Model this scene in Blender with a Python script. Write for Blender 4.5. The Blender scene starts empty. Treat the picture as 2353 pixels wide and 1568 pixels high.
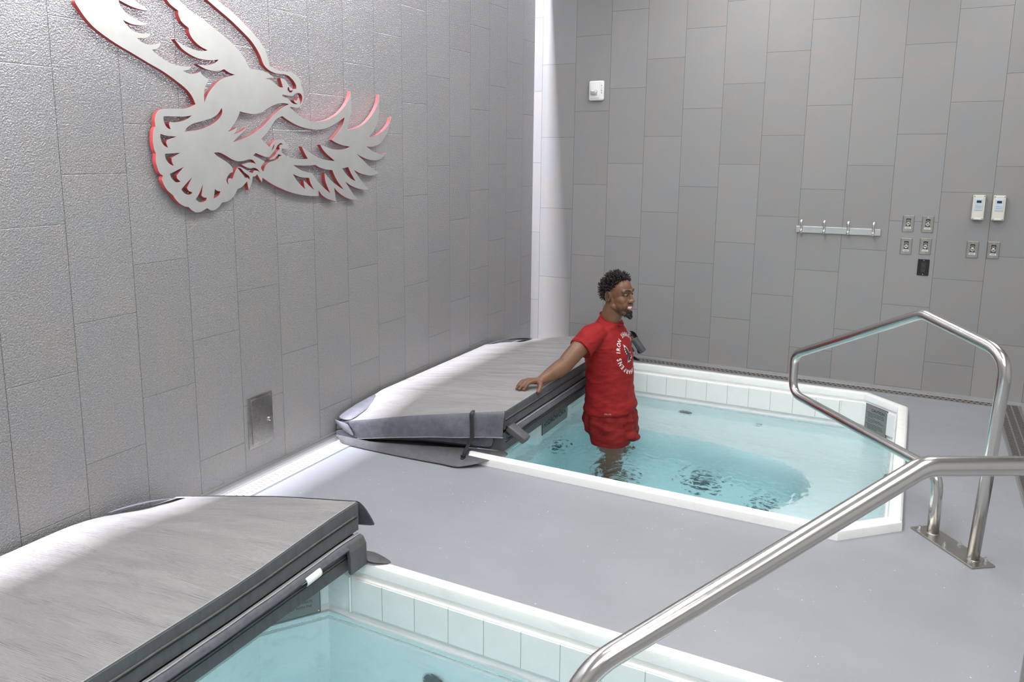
import bpy, bmesh, math, random
from math import sin, cos, pi, radians as R, sqrt
from mathutils import Vector, Matrix, noise
from mathutils.bvhtree import BVHTree
from mathutils.geometry import tessellate_polygon

SC = bpy.context.scene
COL = SC.collection

# ---------------------------------------------------------------- camera
cam_d = bpy.data.cameras.new('camera'); cam = bpy.data.objects.new('camera', cam_d); COL.objects.link(cam)
cam.location = (2.9786, -1.7182, 1.7043); cam.rotation_mode = 'XYZ'
cam.rotation_euler = (R(79.984), R(-0.099), R(29.13))
cam_d.sensor_width = 36.0; cam_d.lens = 28.15; cam_d.shift_x = 0.0429; cam_d.shift_y = -0.0451
cam_d.clip_start = 0.02; cam_d.clip_end = 60
SC.camera = cam

# ---------------------------------------------------------------- world, colour, lights
w = bpy.data.worlds.new('world'); SC.world = w; w.use_nodes = True
w.node_tree.nodes['Background'].inputs[0].default_value = (.5, .5, .52, 1)
w.node_tree.nodes['Background'].inputs[1].default_value = 0.0
SC.view_settings.view_transform = 'Standard'; SC.view_settings.look = 'None'
SC.view_settings.gamma = 1.0; SC.view_settings.use_curve_mapping = False
SC.view_settings.exposure = 0.0
cy = SC.cycles
cy.use_denoising = True; cy.max_bounces = 24; cy.diffuse_bounces = 12; cy.glossy_bounces = 4
cy.transmission_bounces = 20; cy.volume_bounces = 0; cy.transparent_max_bounces = 8
cy.sample_clamp_indirect = 14.0; cy.caustics_refractive = True; cy.caustics_reflective = True
cy.blur_glossy = 0.6

CEIL = 3.5
def area(name, loc, sx, sy, power, color=(1, 1, 1), rot=(0, 0, 0), spread=180):
    l = bpy.data.lights.new(name, 'AREA'); l.shape = 'RECTANGLE'; l.size = sx; l.size_y = sy
    l.energy = power; l.color = color; l.spread = R(spread)
    o = bpy.data.objects.new(name, l); COL.objects.link(o); o.location = loc; o.rotation_euler = rot
    return o
# ceiling fixtures over the deck and pools
for i, (x, y, p) in enumerate(((1.85, 0.5, 82), (1.85, 3.2, 54), (4.3, 0.5, 40), (3.9, 4.0, 35), (2.9, -2.3, 66), (4.6, -2.3, 30))):
    area('ceiling_panel_light', (x, y, CEIL-.03), .95, 2.3, p, (1.0, .985, .955))
# strip lamp high inside the ceiling slot, grazing down the left wall
area('slot_strip_light', (.070, .2, CEIL+1.0), .078, 9.0, 1100, (.90, .90, 1.0))
# added lamps under water in the near end walls, to brighten the basins
for x, y, p in ((1.35, 2.095, .6), (2.45, 2.095, 4.4), (1.35, -1.56, .9), (2.45, -1.56, 1.6)):
    area('added_basin_light', (x, y, -.36), .22, .10, p, (1, 1, 1), (R(90), 0, 0))

# ---------------------------------------------------------------- helpers
def mesh_obj(name, vs, fs, mats, parent=None, smooth=False, fm=None):
    me = bpy.data.meshes.new(name); me.from_pydata([tuple(v) for v in vs], [], fs)
    if not isinstance(mats, (list, tuple)): mats = [mats]
    for m in mats: me.materials.append(m)
    if fm:
        for p, k in zip(me.polygons, fm): p.material_index = k
    if smooth:
        for p in me.polygons: p.use_smooth = True
    me.update()
    o = bpy.data.objects.new(name, me); COL.objects.link(o)
    if parent is not None: o.parent = parent
    return o
class MB:
    def __init__(s): s.v = []; s.f = []; s.k = []
    def add(s, vs, fs, k=0):
        b = len(s.v); s.v += [Vector(v) for v in vs]; s.f += [tuple(i+b for i in f) for f in fs]; s.k += [k]*len(fs); return s
    def box(s, lo, hi, k=0, bev=0.0, M=None, seg=2):
        bm = bmesh.new(); bmesh.ops.create_cube(bm, size=1)
        c = [(a+b)/2 for a, b in zip(lo, hi)]; d = [b-a for a, b in zip(lo, hi)]
        for v in bm.verts: v.co = Vector([c[i]+v.co[i]*d[i] for i in range(3)])
        if bev > 0: bmesh.ops.bevel(bm, geom=bm.edges[:], offset=bev, segments=seg, affect='EDGES', profile=.5)
        if M is not None: bmesh.ops.transform(bm, matrix=M, verts=bm.verts)
        bm.verts.index_update()
        s.add([v.co.copy() for v in bm.verts], [tuple(v.index for v in f.verts) for f in bm.faces], k); bm.free(); return s
    def cyl(s, p0, p1, r0, r1=None, seg=20, k=0, caps=True):
        r1 = r0 if r1 is None else r1
        return s.loft([(p0, r0), (p1, r1)], seg, k, caps)
    def loft(s, pr, seg=20, k=0, caps=True):
        pts = [Vector(p) for p, r in pr]; rings = []
        t0 = (pts[1]-pts[0]).normalized(); up = Vector((0, 0, 1)) if abs(t0.z) < .9 else Vector((1, 0, 0))
        n = (up - t0*up.dot(t0)).normalized()
        vs = []
        for i, (p, r) in enumerate(pr):
            a = pts[max(i-1, 0)]; b = pts[min(i+1, len(pts)-1)]; t = (b-a).normalized()
            n = (n - t*n.dot(t)).normalized(); bn = t.cross(n)
            for j in range(seg):
                an = 2*pi*j/seg; vs.append(pts[i] + (n*cos(an)+bn*sin(an))*r)
        fs = []
        for i in range(len(pr)-1):
            for j in range(seg):
                j2 = (j+1) % seg; fs.append((i*seg+j, i*seg+j2, (i+1)*seg+j2, (i+1)*seg+j))
        if caps:
            fs.append(tuple(reversed(range(seg)))); fs.append(tuple(range((len(pr)-1)*seg, len(pr)*seg)))
        return s.add(vs, fs, k)
    def cap(s, p0, p1, r0, r1=None, seg=20, k=0):
        r1 = r0 if r1 is None else r1; p0 = Vector(p0); p1 = Vector(p1); d = (p1-p0).normalized(); pr = []
        for i in range(5):
            a = pi/2*i/5; pr.append((p0-d*r0*cos(a), max(r0*sin(a), r0*.03)))
        pr.append((p0, r0)); pr.append((p1, r1))
        for i in range(4, -1, -1):
            a = pi/2*i/5; pr.append((p1+d*r1*cos(a), max(r1*sin(a), r1*.03)))
        return s.loft(pr, seg, k)
    def ell(s, c, r, seg=20, rings=12, M=None, k=0):
        vs = []; fs = []; c = Vector(c); M = M or Matrix.Identity(3)
        for i in range(rings+1):
            th = pi*i/rings; th = min(max(th, .02), pi-.02)
            for j in range(seg):
                ph = 2*pi*j/seg
                vs.append(c + M @ Vector((r[0]*sin(th)*cos(ph), r[1]*sin(th)*sin(ph), r[2]*cos(th))))
        for i in range(rings):
            for j in range(seg):
                j2 = (j+1) % seg; fs.append((i*seg+j, (i+1)*seg+j, (i+1)*seg+j2, i*seg+j2))
        fs.append(tuple(range(seg))); fs.append(tuple(reversed(range(rings*seg, (rings+1)*seg))))
        return s.add(vs, fs, k)
    def eloft(s, rings, seg=32, k=0):          # rings: (cx, cy, cz, rx, ry [, tilt])
        vs = []; fs = []
        for rg in rings:
            cx, cyy, cz, rx, ry = rg[:5]; tl = rg[5] if len(rg) > 5 else 0
            for j in range(seg):
                a = 2*pi*j/seg; c_, s_ = cos(a), sin(a)
                e = .86; c2 = math.copysign(abs(c_)**e, c_); s2 = math.copysign(abs(s_)**e, s_)
                vs.append(Vector((cx+rx*c2, cyy+ry*s2, cz+tl*rx*c2)))
        n = len(rings)
        for i in range(n-1):
            for j in range(seg):
                j2 = (j+1) % seg; fs.append((i*seg+j, i*seg+j2, (i+1)*seg+j2, (i+1)*seg+j))
        fs.append(tuple(reversed(range(seg)))); fs.append(tuple(range((n-1)*seg, n*seg)))
        return s.add(vs, fs, k)
    def grid(s, P, k=0):                         # P[i][j] points
        n, m = len(P), len(P[0]); vs = [p for row in P for p in row]
        return s.add(vs, [(i*m+j, i*m+j+1, (i+1)*m+j+1, (i+1)*m+j) for i in range(n-1) for j in range(m-1)], k)
    def build(s, name, mats, parent=None, smooth=False):
        return mesh_obj(name, s.v, s.f, mats, parent, smooth, s.k)
def fix_normals(o):
    bm = bmesh.new(); bm.from_mesh(o.data); bmesh.ops.recalc_face_normals(bm, faces=bm.faces[:]); bm.to_mesh(o.data); bm.free(); return o
def autosmooth(o, ang=35):
    o.data.set_sharp_from_angle(angle=R(ang)) if hasattr(o.data, 'set_sharp_from_angle') else None
    for p in o.data.polygons: p.use_smooth = True
    return o
def empty(name, loc, label, cat, group=None):
    o = bpy.data.objects.new(name, None); COL.objects.link(o); o.location = loc; o.empty_display_size = .05
    return tag(o, label, cat, group)
def tag(o, label, cat, group=None, kind=None):
    o['label'] = label; o['category'] = cat
    if group: o['group'] = group
    if kind: o['kind'] = kind
    return o
def struct(o): o['kind'] = 'structure'; return o
def attach(o, root):                             # parent keeping world-built coordinates
    o.parent = root; o.matrix_parent_inverse = root.matrix_basis.inverted(); return o
def subpart(o, part, root):                       # third level, keeping world-built coordinates
    o.parent = part; o.matrix_parent_inverse = (root.matrix_basis @ part.matrix_parent_inverse @ part.matrix_basis).inverted() if part.parent else part.matrix_basis.inverted(); return o
def remeshed(mb, name, mat, voxel, smooth_it=6, parent=None, disp=None):
    t = mb.build('tmp', mat)
    m = t.modifiers.new('r', 'REMESH'); m.mode = 'VOXEL'; m.voxel_size = voxel; m.adaptivity = 0
    m2 = t.modifiers.new('s', 'SMOOTH'); m2.factor = .5; m2.iterations = smooth_it
    dg = bpy.context.evaluated_depsgraph_get(); dg.update()
    me = bpy.data.meshes.new_from_object(t.evaluated_get(dg)); me.name = name
    bpy.data.objects.remove(t)
    if disp:
        ns = [v.normal.copy() for v in me.vertices]
        for v, n in zip(me.vertices, ns): v.co += n*disp(v.co, n)
    for p in me.polygons: p.use_smooth = True
    me.materials.clear()
    for x in (mat if isinstance(mat, (list, tuple)) else [mat]): me.materials.append(x)
    o = bpy.data.objects.new(name, me); COL.objects.link(o)
    if parent is not None: attach(o, parent)
    return o
def fillet(pts, rad, n=7):
    pts = [Vector(p) for p in pts]; out = [pts[0]]
    if not isinstance(rad, (list, tuple)): rad = [rad]*len(pts)
    for i in range(1, len(pts)-1):
        a = (pts[i-1]-pts[i]).normalized(); b = (pts[i+1]-pts[i]).normalized(); ang = a.angle(b)
        d = rad[i]/math.tan(ang/2); p0 = pts[i]+a*d; p1 = pts[i]+b*d
        for k in range(n+1):
            t = k/n; out.append(p0*(1-t)**2+pts[i]*2*t*(1-t)+p1*t*t)
    out.append(pts[-1]); return out
def catmull(pts, n=5):
    """closed loop of (x, y, corner) -> smooth 2D polyline with sharp corners"""
    out = []; N = len(pts)
    for i in range(N):
        p1, p2 = pts[i], pts[(i+1) % N]; p0, p3 = pts[i-1], pts[(i+2) % N]
        if p1[2]: p0 = (2*p1[0]-p2[0], 2*p1[1]-p2[1], 0) if p2[2] else p1
        if p2[2]: p3 = (2*p2[0]-p1[0], 2*p2[1]-p1[1], 0) if p1[2] else p2
        for k in range(n):
            t = k/n
            q = [.5*((2*p1[a])+(-p0[a]+p2[a])*t+(2*p0[a]-5*p1[a]+4*p2[a]-p3[a])*t*t+(-p0[a]+3*p1[a]-3*p2[a]+p3[a])*t**3) for a in (0, 1)]
            if not out or (q[0]-out[-1][0])**2+(q[1]-out[-1][1])**2 > .3: out.append(q)
    return out
def loops_to_solid(loops, d0, d1, place):
    """filled plate with holes from 2D loops (curve fill), thickness d0..d1; place(u, v, d) -> point. returns verts, faces, mat index(1 = side)"""
    from mathutils.geometry import delaunay_2d_cdt
    pts = []; ed = []
    for L in loops:
        b = len(pts); m = len(L); pts += [Vector((q[0], q[1])) for q in L]; ed += [(b+i, b+(i+1) % m) for i in range(m)]
    V2, E2, F2 = delaunay_2d_cdt(pts, ed, [], 0, 1e-4)[:3]
    def inside(x, y):
        c = False
        for L in loops:
            k = len(L)
            for i in range(k):
                (x0, y0), (x1, y1) = L[i][:2], L[i-1][:2]
                if (y0 > y) != (y1 > y) and x < (x1-x0)*(y-y0)/(y1-y0)+x0: c = not c
        return c
    vs = []; fs = []; fm = []; n = len(V2)
    vs += [place(v.x, v.y, d1) for v in V2] + [place(v.x, v.y, d0) for v in V2]
    for f in F2:
        cx = sum(V2[i].x for i in f)/3; cyy = sum(V2[i].y for i in f)/3
        if inside(cx, cyy): fs.append(tuple(f)); fm.append(0); fs.append(tuple(i+n for i in reversed(f))); fm.append(1)
    for L in loops:
        b = len(vs); m = len(L)
        vs += [place(q[0], q[1], d1) for q in L] + [place(q[0], q[1], d0) for q in L]
        for i in range(m):
            j = (i+1) % m; fs.append((b+i, b+m+i, b+m+j, b+j)); fm.append(1)
    return vs, fs, fm
def text_polys(s, size, bold=False, align='LEFT', spacing=1.0):
    cu = bpy.data.curves.new('t', 'FONT'); cu.body = s; cu.size = size; cu.align_x = align; cu.space_character = spacing
    if bold: cu.offset = size*.022
    cu.resolution_u = 3
    t = bpy.data.objects.new('t', cu); COL.objects.link(t)
    dg = bpy.context.evaluated_depsgraph_get(); dg.update()
    me = bpy.data.meshes.new_from_object(t.evaluated_get(dg)); bpy.data.objects.remove(t)
    vs = [v.co.copy() for v in me.vertices]; fs = [tuple(p.vertices) for p in me.polygons]; bpy.data.meshes.remove(me)
    return vs, fs
def inset(poly, d):
    n = len(poly); out = []
    for i in range(n):
        p0, p1, p2 = Vector(poly[i-1]), Vector(poly[i]), Vector(poly[(i+1) % n])
        e1 = (p1-p0).normalized(); e2 = (p2-p1).normalized(); n1 = Vector((-e1.y, e1.x)); n2 = Vector((-e2.y, e2.x))
        a = p0+n1*d; b = p1+n2*d
        den = e1.x*e2.y-e1.y*e2.x; t = ((b.x-a.x)*e2.y-(b.y-a.y)*e2.x)/den; out.append((a.x+e1.x*t, a.y+e1.y*t))
    return out

# ---------------------------------------------------------------- materials
class NT:
    def __init__(s, name):
        s.m = bpy.data.materials.new(name); s.m.use_nodes = True; s.t = s.m.node_tree; s.b = s.t.nodes['Principled BSDF']
        s.co = None
    def n(s, typ, **kw):
        x = s.t.nodes.new(typ)
        for k, v in kw.items(): setattr(x, k, v)
        return x
    def l(s, a, b): s.t.links.new(a, b)
    def setv(s, sock, v):
        if hasattr(v, 'is_output') or hasattr(v, 'links'): s.l(v, sock)
        else: sock.default_value = v
    def coord(s):
        if s.co is None:
            s.co = s.n('ShaderNodeTexCoord').outputs['Object']; s.sep = s.n('ShaderNodeSeparateXYZ'); s.l(s.co, s.sep.inputs[0])
        return s.co
    def xyz(s, i): s.coord(); return s.sep.outputs[i]
    def math(s, op, a, b=None, c=None):
        x = s.n('ShaderNodeMath', operation=op); s.setv(x.inputs[0], a)
        if b is not None: s.setv(x.inputs[1], b)
        if c is not None: s.setv(x.inputs[2], c)
        return x.outputs[0]
    def noise(s, scale, detail=3, rough=.5, vec=None, dist=0):
        x = s.n('ShaderNodeTexNoise'); x.inputs['Scale'].default_value = scale; x.inputs['Detail'].default_value = detail
        x.inputs['Roughness'].default_value = rough; x.inputs['Distortion'].default_value = dist
        s.l(vec if vec is not None else s.coord(), x.inputs['Vector']); return x.outputs['Fac']
    def mapped(s, sc, rot=(0, 0, 0)):
        x = s.n('ShaderNodeMapping'); x.inputs['Scale'].default_value = sc; x.inputs['Rotation'].default_value = rot
        s.l(s.coord(), x.inputs['Vector']); return x.outputs[0]
    def ramp(s, fac, stops):
        x = s.n('ShaderNodeValToRGB'); s.l(fac, x.inputs[0]); e = x.color_ramp.elements
        while len(e) < len(stops): e.new(.5)
        for q, (p, c) in zip(e, stops): q.position = p; q.color = (*c, 1) if len(c) == 3 else c
        return x.outputs[0]
    def mix(s, f, a, b):
        x = s.n('ShaderNodeMix', data_type='RGBA'); s.setv(x.inputs[0], f)
        s.setv(x.inputs[6], (*a, 1) if isinstance(a, tuple) else a); s.setv(x.inputs[7], (*b, 1) if isinstance(b, tuple) else b)
        return x.outputs[2]
    def bump(s, h, strength=.3, dist=.002, prev=None):
        x = s.n('ShaderNodeBump'); x.inputs['Strength'].default_value = strength; x.inputs['Distance'].default_value = dist
        s.l(h, x.inputs['Height'])
        if prev is not None: s.l(prev, x.inputs['Normal'])
        s.l(x.outputs[0], s.b.inputs['Normal']); return x.outputs[0]
def mat(name, col, rough=.5, metal=0.0, spec=.5, var=0.0, vscale=8, bump=0.0, bscale=200, bdist=.001, coat=0.0, emit=None):
    m = NT(name); b = m.b
    b.inputs['Roughness'].default_value = rough; b.inputs['Metallic'].default_value = metal; b.inputs['Specular IOR Level'].default_value = spec
    b.inputs['Coat Weight'].default_value = coat
    if var:
        f = m.noise(vscale, 4, .6)
        c0 = tuple(c*(1-var) for c in col); c1 = tuple(min(1, c*(1+var)) for c in col)
        m.l(m.ramp(f, [(.3, c0), (.7, c1)]), b.inputs['Base Color'])
    else:
        f = m.noise(30, 2); m.l(m.ramp(f, [(.3, tuple(c*.985 for c in col)), (.7, col)]), b.inputs['Base Color'])
    if bump: m.bump(m.noise(bscale, 2), bump, bdist)
    if emit: b.inputs['Emission Color'].default_value = (*emit[:3], 1); b.inputs['Emission Strength'].default_value = emit[3]
    return m.m

def tile_mat(name, axis, u0, offs, base, grain, rough, gscale, flip=False):
    m = NT(name); W_, H_ = .3048, .6096
    u = m.math('DIVIDE', m.math('SUBTRACT', m.xyz(axis), u0), W_); v = m.xyz(2)
    ci = m.math('FLOOR', u); fu = m.math('FRACT', u)
    md = m.math('FLOORED_MODULO', ci, 3.0)
    off = m.math('ADD', m.math('MULTIPLY', m.math('COMPARE', md, 0.0, .4), offs[0]),
                 m.math('ADD', m.math('MULTIPLY', m.math('COMPARE', md, 1.0, .4), offs[1]), m.math('MULTIPLY', m.math('COMPARE', md, 2.0, .4), offs[2])))
    vv = m.math('DIVIDE', m.math('SUBTRACT', v, off), H_)
    ri = m.math('FLOOR', vv); fv = m.math('FRACT', vv)
    du = m.math('MULTIPLY', m.math('MINIMUM', fu, m.math('SUBTRACT', 1.0, fu)), W_)
    dv = m.math('MULTIPLY', m.math('MINIMUM', fv, m.math('SUBTRACT', 1.0, fv)), H_)
    d = m.math('MINIMUM', du, dv); joint = m.math('LESS_THAN', d, .0014)
    cell = m.n('ShaderNodeCombineXYZ'); m.l(ci, cell.inputs[0]); m.l(ri, cell.inputs[1])
    wn = m.n('ShaderNodeTexWhiteNoise', noise_dimensions='3D'); m.l(cell.outputs[0], wn.inputs[0])
    # cloudy mottling, different per tile
    va = m.n('ShaderNodeVectorMath', operation='ADD'); m.l(m.coord(), va.inputs[0])
    sc = m.n('ShaderNodeVectorMath', operation='SCALE'); m.l(wn.outputs['Color'], sc.inputs[0]); sc.inputs['Scale'].default_value = 7.0
    m.l(sc.outputs[0], va.inputs[1])
    cl = m.noise(5.0, 5, .6, va.outputs[0]); fine = m.noise(gscale, 2, .5)
    warm = tuple(b*c for b, c in zip(base, (1.05, 1.0, .97))); cool = tuple(b*c for b, c in zip(base, (.95, .98, 1.02)))
    c1 = m.ramp(cl, [(.33, cool), (.68, warm)])
    br = m.math('ADD', .95, m.math('MULTIPLY', wn.outputs['Value'], .1))
    br = m.math('ADD', br, m.math('MULTIPLY', m.math('SUBTRACT', fine, .5), grain))
    mul = m.n('ShaderNodeVectorMath', operation='SCALE'); m.l(c1, mul.inputs[0]); m.l(br, mul.inputs['Scale'])
    m.l(m.mix(joint, mul.outputs[0], tuple(b*.42 for b in base)), m.b.inputs['Base Color'])
    m.b.inputs['Roughness'].default_value = rough
    return m, d, fine, va.outputs[0]
tm, d_, fine_, vc_ = tile_mat('left_wall_tile', 1, 0.0, (.203, .398, .608), (.245, .243, .243), .55, .34, 115)
h = tm.math('ADD', tm.math('MULTIPLY', tm.math('MINIMUM', tm.math('DIVIDE', d_, .0025), 1.0), .32), tm.math('MULTIPLY', tm.noise(140, 3, .62), 1.15))
tm.bump(h, .95, .0078)
tm.b.inputs['Specular IOR Level'].default_value = .8
M_WALL_L = tm.m
tm, d_, fine_, vc_ = tile_mat('back_wall_tile', 0, .0766, (.014, .227, .405), (.275, .272, .270), .06, .5, 150)
h = tm.math('ADD', tm.math('MINIMUM', tm.math('DIVIDE', d_, .0025), 1.0), tm.math('MULTIPLY', tm.noise(120, 2, .5), .10))
tm.bump(h, .5, .0012)
M_WALL_B = tm.m
# floor membrane
m = NT('deck_coating'); b = m.b
f1 = m.noise(2.2, 5, .6); base = m.ramp(f1, [(.3, (.258, .270, .294)), (.7, (.290, .302, .330))])
sp = m.noise(75, 2, .5); cl = m.noise(3.5, 3, .5)
scuff = m.math('MULTIPLY', m.math('GREATER_THAN', sp, .735), m.math('GREATER_THAN', cl, .52))
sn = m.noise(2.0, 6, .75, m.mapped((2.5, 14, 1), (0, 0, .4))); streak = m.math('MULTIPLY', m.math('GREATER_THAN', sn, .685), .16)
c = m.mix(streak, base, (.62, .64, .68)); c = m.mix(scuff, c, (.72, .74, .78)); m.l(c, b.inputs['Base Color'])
m.l(m.math('ADD', .36, m.math('MULTIPLY', m.noise(6, 4, .6), .16)), b.inputs['Roughness'])
m.bump(m.noise(90, 3, .6), .25, .0008); M_FLOOR = m.m
M_CEIL = mat('ceiling_paint', (.8, .8, .79), .8)
M_PAINT = mat('wall_paint', (.55, .55, .55), .7)
# pool shell: white gel coat with faint veining
m = NT('white_gelcoat'); b = m.b
vn = m.noise(3.0, 7, .7, m.mapped((1, 2.5, 2)), 1.5); m.l(m.ramp(vn, [(.35, (.85, .85, .845)), (.47, (.91, .915, .91)), (.75, (.93, .935, .93))]), b.inputs['Base Color'])
b.inputs['Roughness'].default_value = .2; M_GEL = m.m
m = NT('pool_tile'); b = m.b
fx = m.math('FRACT', m.math('DIVIDE', m.math('SUBTRACT', m.xyz(0), 1.075), .155)); dx = m.math('MULTIPLY', m.math('MINIMUM', fx, m.math('SUBTRACT', 1.0, fx)), .155)
j = m.math('LESS_THAN', dx, .0013); m.l(m.mix(j, m.ramp(m.noise(14, 3), [(.3, (.90, .905, .89)), (.7, (.93, .935, .92))]), (.38, .41, .40)), b.inputs['Base Color'])
b.inputs['Roughness'].default_value = .12; m.bump(m.math('MINIMUM', m.math('DIVIDE', dx, .003), 1.0), .4, .001); M_PTILE = m.m
# brushed stainless
def steel(name, col=(.62, .60, .57), rough=.24, stretch=(1, 1, 1), var=.12):
    m = NT(name); b = m.b; b.inputs['Metallic'].default_value = 1.0
    n1 = m.noise(60, 4, .6, m.mapped(stretch)); n2 = m.noise(7, 4, .6)
    m.l(m.ramp(n2, [(.3, tuple(c*(1-var) for c in col)), (.7, tuple(c*(1+var*.5) for c in col))]), b.inputs['Base Color'])
    m.l(m.math('ADD', rough-.05, m.math('MULTIPLY', n1, .1)), b.inputs['Roughness'])
    m.bump(n1, .05, .0005); return m.m
M_RAIL = steel('rail_steel', (.66, .64, .61), .2, var=.04)
M_STEEL = steel('brushed_plate', (.47, .45, .42), .3, (1, 12, 12), .1)
M_STEELY = steel('brushed_door', (.50, .475, .44), .28, (1, 1, 14), .35)
M_CHROME = steel('chrome', (.8, .8, .8), .12, var=.03)
def grate_mat(name, axis, pitch, rows, r0, pitch_r, slot, slot_r, col, metal=1.0):
    """perforated drain cover: slots at a pitch along one axis, in rows across"""
    m = NT(name); b = m.b; b.inputs['Roughness'].default_value = .28
    other = 1-axis; u = m.math('DIVIDE', m.xyz(axis), pitch); r = m.math('DIVIDE', m.math('SUBTRACT', m.xyz(other), r0), pitch_r)
    ri = m.math('FLOOR', r); u = m.math('ADD', u, m.math('MULTIPLY', m.math('FLOORED_MODULO', ri, 2.0), .5))
    fu = m.math('ABSOLUTE', m.math('SUBTRACT', m.math('FRACT', u), .5)); fr = m.math('ABSOLUTE', m.math('SUBTRACT', m.math('FRACT', r), .5))
    inr = m.math('MULTIPLY', m.math('GREATER_THAN', r, 0.0), m.math('LESS_THAN', r, float(rows)))
    hole = m.math('MULTIPLY', m.math('MULTIPLY', m.math('LESS_THAN', fu, slot), m.math('LESS_THAN', fr, slot_r)), inr)
    m.l(m.mix(hole, m.ramp(m.noise(40, 3), [(.3, tuple(c*.93 for c in col)), (.7, col)]), (.02, .02, .02)), b.inputs['Base Color'])
    m.l(m.math('MULTIPLY', m.math('SUBTRACT', 1.0, hole), metal), b.inputs['Metallic'])
    m.l(m.math('ADD', .3, m.math('MULTIPLY', hole, .6)), b.inputs['Roughness'])
    m.bump(m.math('SUBTRACT', 1.0, hole), .9, .003); return m.m
# vinyl and the cover's woven top
m = NT('cover_vinyl'); b = m.b
vn = m.noise(35, 5, .7, m.mapped((1, 1, .35))); m.l(m.ramp(vn, [(.3, (.062, .063, .069)), (.72, (.10, .101, .11))]), b.inputs['Base Color'])
b.inputs['Roughness'].default_value = .52; m.bump(m.noise(420, 2), .25, .0006); M_VINYL = m.m
m = NT('cover_skirt_vinyl'); b = m.b
vn = m.noise(30, 5, .7); m.l(m.ramp(vn, [(.3, (.078, .081, .098)), (.72, (.135, .140, .165))]), b.inputs['Base Color'])
b.inputs['Roughness'].default_value = .42; m.bump(m.noise(420, 2), .25, .0006); M_SKIRT = m.m
m = NT('cover_woven_top'); b = m.b
w1 = m.math('SINE', m.math('MULTIPLY', m.math('ADD', m.xyz(1), m.math('MULTIPLY', m.noise(1.6, 3), .02)), 2*pi/.0065))
wr = m.noise(3.2, 5, .55, m.mapped((.75, 4.2, 1), (0, 0, .28)), .6)
m.l(m.ramp(wr, [(.3, (.262, .254, .256)), (.7, (.330, .318, .317))]), b.inputs['Base Color'])
b.inputs['Roughness'].default_value = .43; b.inputs['Specular IOR Level'].default_value = .65
p = m.bump(wr, .9, .034); p = m.bump(w1, .55, .0011, p); M_TOP = m.m
M_BLACK = mat('black_webbing', (.012, .012, .013), .6, bump=.3, bscale=500)
M_PIPING = mat('piping', (.34, .34, .345), .45)
M_WHITE = mat('white_plastic', (.82, .82, .82), .35)
M_CREAM = mat('cream_plastic', (.66, .65, .58), .45)
M_PANEL = mat('pale_blue_label', (.52, .60, .66), .5)
M_LCD = mat('display', (.012, .03, .075), .2)
M_DARK = mat('black_plastic', (.012, .012, .013), .35)
M_LABEL = mat('label_stock', (.78, .78, .76), .6)
M_INK = mat('ink', (.03, .03, .03), .7)
M_SIGN = mat('engraved_sign', (.27, .27, .265), .42, .35, var=.08)
M_ALARM = mat('alarm_white', (.86, .86, .86), .3)
M_ALU = steel('anodised_rail', (.60, .61, .62), .4, (1, 6, 6), .04)
M_EFACE = steel('emblem_face', (.86, .86, .85), .42, (4, 1, 1), .06)
M_ERED = mat('emblem_red', (.42, .055, .055), .35, var=.06)
m = NT('skin'); b = m.b
f = m.noise(14, 4, .6); base = m.ramp(f, [(.3, (.135, .061, .031)), (.7, (.180, .086, .045))])
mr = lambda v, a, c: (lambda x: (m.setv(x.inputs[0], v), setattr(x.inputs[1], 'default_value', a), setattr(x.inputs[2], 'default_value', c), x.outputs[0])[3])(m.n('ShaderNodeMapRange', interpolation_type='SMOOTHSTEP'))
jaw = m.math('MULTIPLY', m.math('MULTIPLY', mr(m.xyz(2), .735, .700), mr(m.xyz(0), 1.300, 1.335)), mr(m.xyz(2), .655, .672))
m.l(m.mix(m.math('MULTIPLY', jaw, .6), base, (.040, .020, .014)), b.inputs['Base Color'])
b.inputs['Roughness'].default_value = .47; b.inputs['Specular IOR Level'].default_value = .5
m.bump(m.noise(260, 2), .15, .001); M_SKIN = m.m
M_HAIR = mat('hair', (.012, .009, .008), .55)
M_LIP = mat('lip', (.27, .10, .085), .4)
M_TEETH = mat('teeth', (.85, .82, .74), .25)
M_EYE = mat('eye_white', (.22, .19, .17), .3)
M_NAIL = mat('fingernail', (.30, .165, .105), .35)
def cloth(name, col):
    m = NT(name); b = m.b; f = m.noise(22, 5, .65, m.mapped((1, 1, 1.6)))
    m.l(m.ramp(f, [(.3, tuple(c*.82 for c in col)), (.72, tuple(min(1, c*1.12) for c in col))]), b.inputs['Base Color'])
    b.inputs['Roughness'].default_value = .72; b.inputs['Specular IOR Level'].default_value = .25
    p = m.bump(m.noise(7, 5, .55, m.mapped((1.0, 1.6, 3.2), (.5, .5, .3)), .3), .6, .014); m.bump(m.noise(600, 1), .2, .0005, p); return m.m
M_SHIRT = cloth('red_jersey', (.27, .011, .012)); M_SHORTS = cloth('red_shorts_cloth', (.20, .008, .008))
M_PRINT = mat('white_print', (.82, .80, .78), .6); M_PRINTK = mat('dark_print', (.05, .015, .015), .6)
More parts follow.
